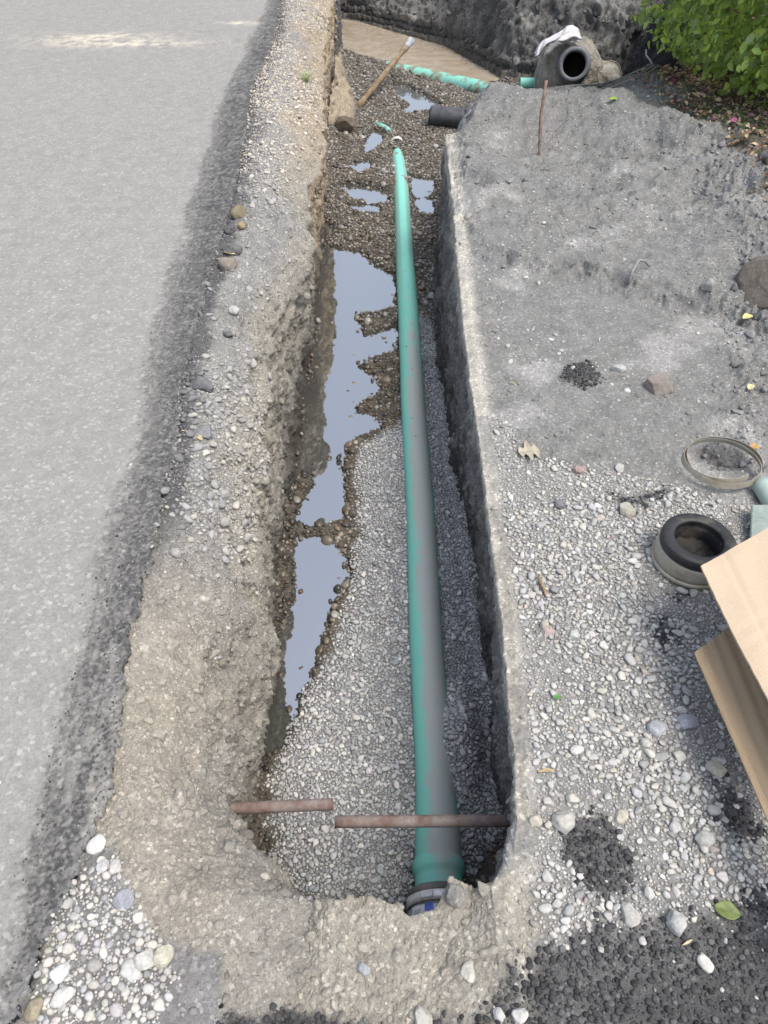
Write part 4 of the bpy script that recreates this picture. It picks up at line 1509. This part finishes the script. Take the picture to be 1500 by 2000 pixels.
# cardboard box
def card_mat(name, c):
    m, n, b, out = mat_base(name)
    tc = N(n, 'ShaderNodeTexCoord')
    wv = N(n, 'ShaderNodeTexWave', i_Scale=42.0, i_Distortion=.6, i_Detail=2.0)
    mp = N(n, 'ShaderNodeMapping')
    mp.inputs['Rotation'].default_value = (0, 0, math.radians(58))
    n.links.new(tc.outputs['Object'], mp.inputs['Vector'])
    n.links.new(mp.outputs[0], wv.inputs['Vector'])
    n1 = N(n, 'ShaderNodeTexNoise', i_Scale=6.0, i_Detail=6.0)
    n2 = N(n, 'ShaderNodeTexNoise', i_Scale=300.0, i_Detail=2.0)
    for q in (n1, n2):
        n.links.new(tc.outputs['Object'], q.inputs['Vector'])
    k_ = mix(n, c, tuple(q * .82 for q in c), n1.outputs['Fac'])
    k_ = mix(n, k_, ramp(n, wv.outputs['Fac'], [(0, .985), (1, 1.0)]), 1.0, 'MULTIPLY')
    k_ = mix(n, k_, ramp(n, n2.outputs['Fac'], [(.3, .93), (.7, 1.04)]), 1.0, 'MULTIPLY')
    n.links.new(k_, b.inputs['Base Color'])
    b.inputs['Roughness'].default_value = .8
    b.inputs['Specular IOR Level'].default_value = .2
    bp = N(n, 'ShaderNodeBump', i_Strength=.15, i_Distance=.001)
    n.links.new(wv.outputs['Fac'], bp.inputs['Height'])
    n.links.new(bp.outputs[0], b.inputs['Normal'])
    return m


M_CARDA = card_mat('cardboard_lit', (.49, .395, .285))  # light falling on the upper flap put into a paler colour
M_CARDB = card_mat('cardboard_shaded', (.38, .285, .185))  # same card in a darker tone, painted for the shaded panels


def panel(name, corners, th, mat, parent, sag=.004, nx=30, seed=1, creases=()):
    """a bent sheet of corrugated card between four corners, with real thickness"""
    A, B, C, Dd = [Vector(c) for c in corners]
    nrm = (B - A).cross(Dd - A).normalized()
    if nrm.z < 0:
        nrm = -nrm
    V, Fc = [], []
    ny = nx
    for i in range(nx + 1):
        for j in range(ny + 1):
            u, v = i / nx, j / ny
            p = A.lerp(B, u).lerp(Dd.lerp(C, u), v)
            w_ = sag * math.sin(u * 3.1 + seed) * math.sin(v * 4.3 + seed * 2) + .0012 * math.sin(u * 23 + v * 9 + seed)
            for (ax_, pos_, dp) in creases:
                t = u if ax_ == 'u' else v
                w_ -= dp * math.exp(-((t - pos_) / .012) ** 2)
            if u < .03 or v < .03:
                w_ -= .0015 * abs(math.sin(u * 60 + v * 47))
            V.append(tuple(p + nrm * w_))
    n0 = len(V)
    V += [tuple(Vector(v) - nrm * th) for v in V]
    for i in range(nx):
        for j in range(ny):
            a = i * (ny + 1) + j
            f = (a, a + 1, a + ny + 2, a + ny + 1)
            Fc.append(f); Fc.append(tuple(q + n0 for q in f)[::-1])
    def rim(idx):
        for a, b in zip(idx[:-1], idx[1:]):
            Fc.append((a, b, b + n0, a + n0))
    rim([j for j in range(ny + 1)]); rim([nx * (ny + 1) + j for j in range(ny + 1)][::-1])
    rim([i * (ny + 1) for i in range(nx + 1)][::-1]); rim([i * (ny + 1) + ny for i in range(nx + 1)])
    o = part(name, V, Fc, mat, parent)
    bpy.context.view_layer.objects.active = o
    b = bmesh.new(); b.from_mesh(o.data); bmesh.ops.recalc_face_normals(b, faces=b.faces)
    b.to_mesh(o.data); b.free()
    for p_ in o.data.polygons:
        p_.use_smooth = False
    return o


bx0 = gp(1640, 1400, 0)
box = empty('cardboard_box', (bx0.x, bx0.y, 0))
tag(box, 'open brown cardboard box with its flaps spread out over the gravel at the right edge', 'box')
u0, u1, u2, u3 = gp(1370, 1103, .27), gp(1620, 964, .27), gp(1850, 1420, .25), gp(1606, 1585, .24)
panel('long_flap', (u0, u1, u2, u3), .005, M_CARDA, box, .006, seed=2, creases=(('u', .17, .002), ('v', .33, .0015), ('v', .40, .0012)))
l0, l1, l2, l3 = gp(1357, 1272, .15), gp(1432, 1218, .165), gp(1800, 1960, .20), gp(1640, 1930, .13)
panel('side_flap', (l0, l1, l2, l3), .005, M_CARDB, box, .0025, seed=4, creases=(('v', .04, .004), ('u', .12, .003)))
# body: open-topped tray of four walls and a floor, under the flaps
e1_ = (gp(1640, 1930, 0) - gp(1357, 1272, 0)); e1_.z = 0
b0 = gp(1357, 1272, 0) + Vector((.17, -.02, 0)); b0.z = .0
e1n = e1_.normalized(); e2n = Vector((-e1n.y, e1n.x, 0))
if e2n.x < 0: e2n = -e2n
b0 = b0 + e1n * .05
W_, Ln = .42, .50
hgt = .14
cn_ = [b0, b0 + e1n * Ln, b0 + e1n * Ln + e2n * W_, b0 + e2n * W_]
for i in range(4):
    p_, q_ = cn_[i], cn_[(i + 1) % 4]
    panel('side_wall', (p_ + Vector((0, 0, hgt)), q_ + Vector((0, 0, hgt)), q_ + Vector((0, 0, .006)), p_ + Vector((0, 0, .006))), .005, M_CARDB, box, .003, 10, seed=i)

# ---------------------------------------------------------------- stakes, wires, twigs
M_BARK = plain_mat('stick_bark', (.15, .095, .07), (.25, .19, .15), rough=.9, scale=30, bump=.5, bscale=90, bdist=.004)
a_, _ = on(1053, 298)
top_ = yp(1067, 157, a_.y + .10)
pts = [a_ + Vector((0, 0, -.05)), a_, a_.lerp(top_, .3) + Vector((-.006, 0, 0)), a_.lerp(top_, .55) + Vector((-.012, 0, 0)), a_.lerp(top_, .8) + Vector((-.004, 0, 0)), top_]
V, Fc = tube([Vector(p) for p in pts], [.008, .008, .010, .0095, .009, .0085], 14, True)
o = part('wooden_stake', V, Fc, M_BARK)
tag(o, 'reddish wooden stick standing upright in the grey sand heap', 'stick')
M_WIRE = plain_mat('grey_wire', (.24, .24, .24), (.16, .15, .14), rough=.6, scale=30)
wp = [on(1227, 557)[0], on(1230, 540)[0] + Vector((0, 0, .035)), on(1240, 528)[0] + Vector((0, 0, .05)), on(1256, 520)[0] + Vector((0, 0, .035)), on(1268, 521)[0] + Vector((0, 0, .01))]
V, Fc = tube(wp, [.0055, .006, .006, .005, .004], 10, True)
tag(part('bent_wire', V, Fc, M_WIRE), 'short grey wire bent in an arc, stuck in the sand', 'wire')
wp = [on(1049, 1126)[0] + Vector((0, 0, .012)), on(1055, 1140)[0] + Vector((0, 0, .012)), on(1060, 1152)[0] + Vector((0, 0, .01)), on(1067, 1168)[0] + Vector((0, 0, .008))]
V, Fc = tube(wp, [.003, .0045, .005, .002], 8, True)
tag(part('twig', V, Fc, plain_mat('dry_twig', (.30, .22, .11), (.22, .16, .09), rough=.9, scale=60)), 'small brown twig lying on the pale gravel near the trench', 'twig')
cw_, _ = on(1420, 165) if False else (yp(1262, 98, 6.6), None)
pts = [cw_, yp(1262, 108, 6.5), yp(1270, 118, 6.4), yp(1275, 128, 6.3)]
V, Fc = tube(pts, [.006, .006, .005, .005], 8, True)
tag(part('bare_root', V, Fc, plain_mat('pale_root', (.30, .28, .25), rough=.8)), 'thin pale root hanging in the dark hollow beside the bush', 'root')

# ---------------------------------------------------------------- named rocks
def rock(px, py, size, c, label, cat='rock', cuts=8, sq=.8, seed=0, name='rock', mat=None, sink=.25, rough=.10):
    p, nn = on(px, py)
    dpt = (Matrix.Identity(3) @ (p - Vector((0, 0, CAMZ)))).length
    r = size / 2 / F * dpt * 1.02
    st_ = rng.bit_generator.state
    lr = np.random.default_rng(seed + 1000)
    V = ICO[5][0].copy()
    V *= (1 + .22 * fbm(V[:, 0] + seed, V[:, 1], V[:, 2], .9, 2, 400 + seed))[:, None]
    for _ in range(cuts):
        n_ = lr.normal(size=3); n_ /= np.linalg.norm(n_)
        q_ = V @ n_
        V -= np.maximum(q_ - lr.uniform(.6, .9), 0)[:, None] * n_ * .9
    V *= (1 + rough * .6 * fbm(V[:, 0], V[:, 1], V[:, 2], 3.5, 3, 430 + seed))[:, None]
    V *= np.array([1.0, lr.uniform(.75, .95), sq])
    a = lr.uniform(0, 6.28)
    V = V @ np.array([[math.cos(a), -math.sin(a), 0], [math.sin(a), math.cos(a), 0], [0, 0, 1]])
    V = V * r
    cc = np.tile(np.array(c) * .78, (len(V), 1)) * (1 + .25 * fbm(V[:, 0] / r, V[:, 1] / r, V[:, 2] / r, 2.2, 3, 470 + seed))[:, None]
    o = part(name, V, ICO[5][1], mat or M_STONE, None, col=cc)
    o.location = p + nn * r * sq * (.5 - sink)
    return tag(o, label, cat)


GY, PALE, BRN, DK_ = (.22, .22, .225), (.50, .50, .48), (.25, .205, .165), (.13, .13, .14)
for args in (
    (1285, 757, 58, (.26, .225, .20), 'rough reddish grey rock lying alone on the grey sand', 'rock', 7, .7, 1),
    (1492, 560, 95, (.20, .175, .15), 'big brown earth clod at the right edge in the rubble', 'clod', 5, .9, 2, 'clod', M_CLAYSTONE),
    (1384, 560, 30, (.33, .32, .30), 'pointed pale grey stone half buried beside the brown earth clod', 'rock', 9, .9, 3),
    (1208, 717, 26, (.42, .42, .41), 'rounded pale pebble above the reddish grey rock', 'pebble', 3, .7, 4, 'pebble'),
    (1226, 762, 12, (.68, .68, .66), 'tiny white pebble left of the reddish grey rock', 'pebble', 3, .6, 5, 'pebble'),
    (468, 416, 30, (.24, .21, .14), 'yellow-brown rock sitting on top of the left bank', 'rock', 4, .9, 6),
    (470, 440, 17, (.33, .26, .15), 'small ochre stone just below the yellow-brown rock', 'rock', 4, .8, 7),
    (450, 448, 22, (.13, .13, .135), 'dark stone left of the small ochre stone', 'rock', 4, .8, 8),
    (455, 487, 32, (.17, .17, .17), 'dark lumpy clod beside a yellow dry leaf on the left bank', 'clod', 4, .8, 9, 'clod', M_CLAYSTONE),
    (446, 517, 36, (.27, .235, .20), 'brown rounded rock below the dark lumpy clod', 'rock', 5, .85, 10),
    (458, 607, 22, (.52, .51, .48), 'pale oval cobble lying alone on the left bank', 'cobble', 3, .7, 11, 'cobble'),
    (446, 650, 20, (.15, .15, .155), 'dark round pebble below the pale oval cobble', 'pebble', 3, .8, 12, 'pebble'),
    (397, 750, 44, (.185, .185, .19), 'large dark angular rock at the edge of the bank gravel', 'rock', 9, .8, 13),
    (403, 845, 32, (.27, .28, .29), 'wedge-shaped blue-grey rock next to a dry leaf', 'rock', 9, .8, 14),
    (438, 965, 26, (.36, .36, .35), 'pale grey angular stone at the lower tip of the bank gravel', 'rock', 9, .8, 15),
    (430, 985, 24, (.30, .30, .30), 'grey cobble touching the tip of the bank gravel', 'cobble', 5, .8, 16, 'cobble'),
    (440, 1017, 22, (.42, .41, .38), 'round buff cobble sunk in the clay below the bank gravel', 'cobble', 3, .8, 17, 'cobble'),
    (343, 1078, 24, (.40, .40, .38), 'flat pale cobble standing proud of the road edge', 'cobble', 4, .7, 18, 'cobble'),
    (187, 1647, 34, (.62, .61, .60), 'white flat-sided cobble alone above the pebble heap', 'cobble', 5, .6, 19, 'cobble'),
    (201, 1690, 22, (.55, .55, .54), 'oval white pebble at the top of the pebble heap', 'pebble', 3, .7, 20, 'pebble'),
    (224, 1694, 26, (.55, .53, .50), 'creamy cobble beside the oval white pebble at the heap top', 'cobble', 5, .7, 21, 'cobble'),
    (243, 1757, 34, (.33, .34, .37), 'long blue-grey cobble on the right of the pebble heap', 'cobble', 3, .55, 22, 'cobble'),
    (320, 1868, 36, (.55, .53, .43), 'cream egg-shaped cobble at the right end of the pebble heap', 'cobble', 3, .8, 23, 'cobble'),
    (285, 1872, 38, (.56, .55, .52), 'angular off-white rock left of the cream egg-shaped cobble', 'rock', 9, .8, 24),
    (117, 1903, 28, (.72, .72, .72), 'bright white rounded cobble in the lower left of the heap', 'cobble', 2, .85, 25, 'cobble'),
    (124, 1946, 38, (.60, .59, .56), 'largest off-white rock at the bottom of the pebble heap', 'rock', 8, .7, 26),
    (258, 1898, 36, (.56, .555, .54), 'blocky pale rock in the middle of the pebble heap', 'rock', 9, .7, 27),
    (67, 1972, 34, (.33, .29, .21), 'tan and grey rock in the bottom left corner', 'rock', 5, .8, 28),
    (1100, 1604, 44, (.48, .47, .43), 'large flat buff cobble beside the dark asphalt patch', 'cobble', 6, .7, 29, 'cobble'),
    (1046, 1600, 26, (.52, .48, .40), 'oval yellowish cobble left of the large flat buff cobble', 'cobble', 4, .7, 30, 'cobble'),
    (1232, 1786, 40, (.46, .45, .42), 'triangular grey-buff rock below the dark asphalt patch', 'rock', 9, .7, 31),
    (1317, 1802, 40, (.46, .46, .45), 'speckled pale rock above the dark asphalt crumbs', 'rock', 7, .8, 32),
    (1214, 1594, 28, (.52, .48, .40), 'cream oval pebble at the upper right of the dark asphalt patch', 'pebble', 3, .6, 33, 'pebble'),
    (1399, 1502, 32, (.50, .47, .38), 'yellowish teardrop cobble near the cardboard box edge', 'cobble', 5, .7, 34, 'cobble'),
    (1282, 1424, 36, (.46, .47, .49), 'bluish white rounded cobble in the middle of the gravel', 'cobble', 6, .8, 35, 'cobble'),
    (1340, 1410, 34, (.38, .40, .44), 'blue-grey upright cobble right of the bluish white one', 'cobble', 6, .8, 36, 'cobble'),
    (1377, 1638, 36, (.42, .42, .40), 'broad grey cobble between the dark patch and the box', 'cobble', 7, .7, 37, 'cobble'),
    (1211, 912, 22, (.50, .49, .45), 'round cream pebble at the top edge of the gravel', 'pebble', 3, .8, 38, 'pebble'),
    (1127, 917, 26, (.42, .31, .29), 'pinkish stone at the top of the pale gravel', 'rock', 8, .8, 39),
    (1072, 1235, 26, (.45, .36, .33), 'pinkish stone low in the gravel near the trench edge', 'rock', 8, .8, 40),
    (1224, 998, 34, (.44, .42, .36), 'buff lump beside the clay patch above the coupler', 'rock', 7, .8, 41),
    (1090, 985, 24, (.20, .20, .21), 'dark rounded stone among the upper pale gravel', 'rock', 5, .8, 42),
    (824, 1995, 42, (.50, .48, .44), 'flat cream rock cut off by the bottom edge of the view', 'rock', 7, .7, 43),
    (976, 1983, 24, (.52, .51, .49), 'white chip lying on the dark crumbs at the bottom', 'rock', 8, .7, 44),
    (1016, 1985, 28, (.55, .54, .52), 'larger white chip right of the small one on the dark crumbs', 'rock', 9, .7, 45),
    (1378, 1882, 28, (.60, .58, .54), 'pale elongated pebble lying on the dark asphalt crumbs', 'pebble', 3, .5, 46, 'pebble'),
    (710, 1893, 22, (.40, .41, .44), 'blue-grey pebble set in the clay at the near end', 'pebble', 5, .8, 47, 'pebble'),
    (916, 1898, 34, (.50, .48, .43), 'pale rock bedded flat in the clay below the trench end', 'rock', 6, .5, 48),
    (350, 1560, 34, (.42, .39, .34), 'clay-covered cobble in the left bank above the pebble heap', 'cobble', 6, .8, 49, 'cobble', M_CLAYSTONE),
    (676, 246, 40, (.16, .135, .105), 'brown earth block with a dark underside at the foot of the far left wall', 'clod', 8, .8, 50, 'clod', M_CLAYSTONE),
    (890, 1750, 44, (.30, .29, .27), 'pointed grey mortar lump rising at the near trench lip over the coupler', 'rubble', 10, 1.1, 51, 'mortar_lump', M_CLAYSTONE),
    (690, 1000, 20, (.15, .13, .11), 'wet brown stone at the narrow gravel bridge between the two puddles', 'rock', 4, .8, 52, 'rock', M_WET),
    (628, 1015, 20, (.07, .065, .06), 'dark wet clod standing in the water by the gravel bridge', 'clod', 4, .8, 53, 'clod', M_WET),
    (590, 1077, 20, (.15, .11, .075), 'brown wet stone at the top of the lower puddle', 'rock', 3, .7, 54, 'rock', M_WET),
    (634, 1087, 15, (.12, .10, .08), 'small brown stone surrounded by water in the lower puddle', 'rock', 4, .7, 55, 'rock', M_WET),
    (995, 790, 0, None, None),
):
    if args[3] is None:
        continue
    rock(*args)

# ---------------------------------------------------------------- leaves and plants
def leaf_mat(name, rough=.5, trans=.42, sheen=.4):
    m, n, b, out = mat_base(name)
    at = N(n, 'ShaderNodeAttribute', attribute_name='Col')
    tc = N(n, 'ShaderNodeTexCoord')
    n1 = N(n, 'ShaderNodeTexNoise', i_Scale=70.0, i_Detail=3.0)
    n.links.new(tc.outputs['Object'], n1.inputs['Vector'])
    c = mix(n, at.outputs['Color'], ramp(n, n1.outputs['Fac'], [(.3, .8), (.7, 1.15)]), 1.0, 'MULTIPLY')
    n.links.new(c, b.inputs['Base Color'])
    b.inputs['Roughness'].default_value = rough
    b.inputs['Specular IOR Level'].default_value = sheen
    t = N(n, 'ShaderNodeBsdfTranslucent')
    n.links.new(c, t.inputs['Color'])
    mx = N(n, 'ShaderNodeMixShader')
    mx.inputs[0].default_value = trans
    n.links.new(b.outputs[0], mx.inputs[1]); n.links.new(t.outputs[0], mx.inputs[2])
    n.links.new(mx.outputs[0], out.inputs[0])
    return m


M_LEAF = leaf_mat('green_leaf')
M_DRYLEAF = leaf_mat('dry_leaf_tissue', .8, .15, .2)
LV = np.array([(0, 0, 0), (.22, .20, .05), (.55, .30, .07), (.85, .17, .03), (1, 0, -.03), (.85, -.17, .03), (.55, -.30, .07), (.22, -.20, .05), (.25, 0, -.01), (.6, 0, -.02)])
LF = np.array([(0, 8, 1), (8, 2, 1), (8, 9, 2), (9, 3, 2), (9, 4, 3), (0, 7, 8), (7, 6, 8), (6, 9, 8), (6, 5, 9), (5, 4, 9)])


def leaves(pos, dirs, nors, size, col, name, mat, parent=None, kind=None, wid=1.0, curl=0.0):
    n_ = len(pos)
    d = dirs / np.linalg.norm(dirs, axis=1, keepdims=True)
    s_ = np.cross(nors, d); s_ /= np.linalg.norm(s_, axis=1, keepdims=True) + 1e-9
    u = np.cross(d, s_)
    R_ = np.stack([d, s_ * wid, u], 2) * size[:, None, None]
    Lp = LV.copy()
    Lp[:, 2] -= curl * Lp[:, 0] ** 2
    Wv = np.einsum('nij,vj->nvi', R_, Lp) + pos[:, None, :]
    Fv = LF[None] + (np.arange(n_) * len(LV))[:, None, None]
    base = np.array(parent.location) if parent is not None else 0
    o = mesh_from(name, Wv.reshape(-1, 3) - base, Fv.reshape(-1, 3), mat, np.repeat(col, len(LV), 0), True, parent)
    if kind:
        tag(o, kind=kind)
    return o


# bush
BC = np.array([3.05, 5.75, .84]); BR = np.array([1.25, 1.25, .86])
bush = empty('bush', (BC[0], BC[1], 0.0))
tag(bush, 'dense green leafy bush with bright yellow-green young leaves in the upper right corner', 'bush')
n_ = 24000
v = rng.normal(size=(n_, 3)); v /= np.linalg.norm(v, axis=1, keepdims=True)
lump = 1 + .15 * noise(v[:, 0], v[:, 1], v[:, 2], 2.6, 501) + .07 * noise(v[:, 0], v[:, 1], v[:, 2], 6.5, 502)
rr = (1 - .32 * rng.random(n_) ** 1.5) * lump
keepm = (noise(v[:, 0], v[:, 1], v[:, 2], 7, 503) > -.30) | (rr < .85)
pos = (v * rr[:, None] * BR + BC)
keepm &= pos[:, 2] > .10
v, rr, pos = v[keepm], rr[keepm], pos[keepm]
n_ = len(pos)
out_ = v / BR; out_ /= np.linalg.norm(out_, axis=1, keepdims=True)
nor = out_ * .7 + np.array([0, 0, .5]) + rng.normal(size=(n_, 3)) * .45
dirs = rng.normal(size=(n_, 3)) + out_ * .6 + np.array([0, 0, -.35])
colr = palette([(.30, .42, .10), (.38, .50, .11), (.20, .29, .075), (.50, .60, .13), (.27, .38, .17)], [4, 4, 3, 1.5, 1.5], n_, .2)
size = rng.uniform(.030, .085, n_)
leaves(pos, dirs, nor, size, colr, 'foliage', M_LEAF, bush, None, .95, .12)
# young shoots: small rosettes of pale leaves at the surface
ns = 1500
v = rng.normal(size=(ns, 3)); v[:, 2] = np.abs(v[:, 2]) * .9 - .15; v /= np.linalg.norm(v, axis=1, keepdims=True)
pc = v * (1.05 + .09 * noise(v[:, 0], v[:, 1], v[:, 2], 2.6, 501))[:, None] * BR + BC
k_ = 6
pos = np.repeat(pc, k_, 0) + rng.normal(size=(ns * k_, 3)) * .012
vv = np.repeat(v, k_, 0)
dirs = rng.normal(size=(ns * k_, 3)) + vv * .7
nor = vv + np.array([0, 0, .6]) + rng.normal(size=(ns * k_, 3)) * .4
colr = palette([(.38, .52, .06), (.46, .58, .09), (.28, .44, .05)], [3, 2, 2], ns * k_, .15)
leaves(pos, dirs, nor, rng.uniform(.022, .042, ns * k_), colr, 'young_leaves', M_LEAF, bush, None, 1.0, .1)
# woody stems
Vs, Fs = [], []
for i in range(46):
    a = rng.uniform(0, 6.28); e = rng.uniform(.2, .95)
    tip = BC + BR * np.array([math.cos(a) * e, math.sin(a) * e, rng.uniform(-.5, .6)]) * .9
    b0_ = np.array([BC[0] + rng.normal() * .22, BC[1] + rng.normal() * .22, -.02])
    mid = b0_ * .5 + tip * .5 + np.array([0, 0, .12]) + rng.normal(size=3) * .05
    pts = [Vector(b0_), Vector(b0_ * .6 + mid * .4), Vector(mid), Vector(mid * .5 + tip * .5 + rng.normal(size=3) * .03), Vector(tip)]
    V, Fc = tube(pts, [.013, .011, .008, .006, .003], 7)
    o2 = len(Vs); Vs += V; Fs += [tuple(q + o2 for q in f) for f in Fc]
part('stems', Vs, Fs, M_BARK, bush)

# litter below the bush
def litter(name, weight, n_, colf, size, mat, kind='stuff', lift=.004, tilt=.5, wid=1.0, curl=.25):
    w = (weight[1:, 1:] + weight[:-1, :-1]) * .5
    w = np.where((Y[1:, 1:] > .2) & (Y[1:, 1:] < 12) & (X[1:, 1:] < 5), w, 0)
    pr_ = (AREA * w).ravel()
    idx = rng.choice(len(pr_), n_, p=pr_ / pr_.sum())
    i, j = np.divmod(idx, NCOL - 1)
    pp = Pc[i, j] + (Pc[i + 1, j + 1] - Pc[i, j]) * rng.random((n_, 1))
    nn = Nn[i, j] + rng.normal(size=(n_, 3)) * tilt
    return leaves(pp + Nn[i, j] * lift, rng.normal(size=(n_, 3)) * np.array([1, 1, .3]), nn, rng.uniform(size[0], size[1], n_), colf(n_), name, mat, None, kind, wid, curl)


litter('leaf_litter', LIT, 14000, lambda q: palette([(.36, .27, .16), (.28, .19, .12), (.46, .38, .25), (.18, .12, .08), (.30, .16, .13), (.22, .07, .13)], [4, 4, 3, 3, 1.3, .25], q, .2), (.018, .045), M_DRYLEAF, lift=.008, tilt=.6, curl=.4)
gpt = gp(1405, 270)
weed = LIT * np.exp(-((X - gpt.x) / .35) ** 2 - ((Y - gpt.y) / .35) ** 2) + LIT * .5 * np.exp(-((X - gp(1470, 330).x) / .25) ** 2 - ((Y - gp(1470, 330).y) / .3) ** 2)
litter('ground_weeds', weed, 2600, lambda q: palette([(.05, .10, .04), (.07, .13, .06), (.10, .15, .07)], [3, 3, 2], q, .2), (.010, .022), M_LEAF, lift=.01, tilt=.5)
litter('fallen_petals', LIT * (Y > 3.9) * (X < 2.6), 60, lambda q: palette([(.22, .07, .14), (.30, .17, .21)], [3, 2], q, .15), (.03, .05), M_DRYLEAF, lift=.02)
litter('straw_bits', (REG == 5) * (1 - LIT) * (Y < 4.2) * 1.0, 110, lambda q: palette([(.50, .45, .30), (.40, .33, .20), (.62, .58, .46)], [3, 2, 2], q, .12), (.012, .030), M_DRYLEAF, lift=.004, tilt=.2, wid=.3, curl=.05)
litter('dry_husks', (REG == 1) * (Y > 1.5) * 1.0, 60, lambda q: palette([(.50, .44, .30), (.62, .56, .42)], [2, 2], q, .1), (.014, .032), M_DRYLEAF, lift=.006, tilt=.3, wid=.35)


def one_leaf(px, py, size, c, label, ang=0.0, mat=None, wid=1.0, curl=.3, name='dry_leaf', lift=.006, shape=None):
    p, nn = on(px, py)
    dpt = (p - Vector((0, 0, CAMZ))).length
    s_ = size / F * dpt
    nx_, ny_ = 14, 8
    V, Fc, Cc_ = [], [], []
    for i in range(nx_ + 1):
        t = i / nx_
        w_ = wid * .32 * math.sin(math.pi * min(1, t * .97 + .02)) ** .75
        if shape == 'lobed':
            w_ *= 1 + .55 * math.sin(t * 17)
        for j in range(-ny_ // 2, ny_ // 2 + 1):
            q = j / (ny_ / 2)
            V.append(((t - .5) * s_, q * w_ * s_, s_ * (.10 * abs(q) - curl * (t - .5) ** 2 * .6 + .03 * math.sin(t * 9 + q * 3)) + .002))
            Cc_.append(np.array(c) * (1 - .15 * (abs(q) < .1)))
    m_ = ny_ + 1
    for i in range(nx_):
        for j in range(ny_):
            a = i * m_ + j
            Fc.append((a, a + m_, a + m_ + 1, a + 1))
    o = part(name, V, Fc, mat or M_DRYLEAF, None, col=np.array(Cc_))
    sm = o.modifiers.new('thickness', 'SOLIDIFY'); sm.thickness = .0006
    o.location = p + Vector((0, 0, lift))
    o.rotation_euler = (0, 0, ang)
    return tag(o, label, 'leaf')


one_leaf(1417, 1782, 40, (.24, .30, .11), 'green leaf lying on the dark crumbs below the box', -.3, M_LEAF, 1.1, .3, 'green_leaf')
one_leaf(1034, 886, 42, (.42, .38, .30), 'tan lobed dry leaf at the top of the gravel near the trench', .1, None, 1.5, .1, shape='lobed')
one_leaf(447, 492, 26, (.52, .44, .22), 'yellow dry leaf curled beside the dark lumpy clod', -.5, None, .8)
one_leaf(393, 856, 20, (.58, .50, .28), 'pale yellow dry leaf next to the wedge-shaped blue-grey rock', -.9, None, .7)
one_leaf(1470, 872, 18, (.46, .30, .12), 'orange-brown curled leaf above the steel strapping', .2, None, 1.3, .6)
one_leaf(1465, 758, 20, (.60, .55, .30), 'cream torn leaf on the rubble above the orange-brown leaf', .9, None, .9, .5)
one_leaf(1454, 618, 22, (.60, .55, .25), 'yellow-white crumpled leaf below the brown earth clod', .5, None, 1.0, .6)
one_leaf(1196, 196, 14, (.40, .60, .08), 'bright yellow-green leaf on the sand heap in front of the chamber', .1, M_LEAF, 1.3, .3, 'green_leaf')
one_leaf(1286, 1060, 0.1, (.4, .3, .2), 'x', 0) if False else None
one_leaf(1065, 1508, 30, (.50, .40, .22), 'long straw-coloured leaf blade near the trench edge', .1, None, .3, .1)
one_leaf(1087, 1362, 16, (.16, .40, .12), 'tiny green leaf among the pale gravel', .3, M_LEAF, .9, .2, 'green_leaf')
# grass tuft on the far left bank
p, nn = on(598, 152)
V, Fc = [], []
for i in range(46):
    a = rng.uniform(0, 6.28); ln_ = rng.uniform(.05, .13); lean = rng.uniform(.3, .9)
    d = Vector((math.cos(a), math.sin(a), 0)); s_ = Vector((-d.y, d.x, 0)) * .0035
    b_ = p + d * rng.uniform(0, .03)
    k0 = len(V)
    for t in (0, .4, .75, 1):
        c = b_ + d * ln_ * lean * t + Vector((0, 0, ln_ * (t - .45 * lean * t * t)))
        w_ = (1 - t) + .08
        V += [tuple(c - s_ * w_), tuple(c + s_ * w_)]
    Fc += [(k0, k0 + 1, k0 + 3, k0 + 2), (k0 + 2, k0 + 3, k0 + 5, k0 + 4), (k0 + 4, k0 + 5, k0 + 7, k0 + 6)]
o = part('grass_tuft', V, Fc, M_LEAF, None, col=np.tile([.40, .45, .22], (len(V), 1)))
tag(o, 'pale green grass tuft on the gravelly far left bank', 'grass tuft')
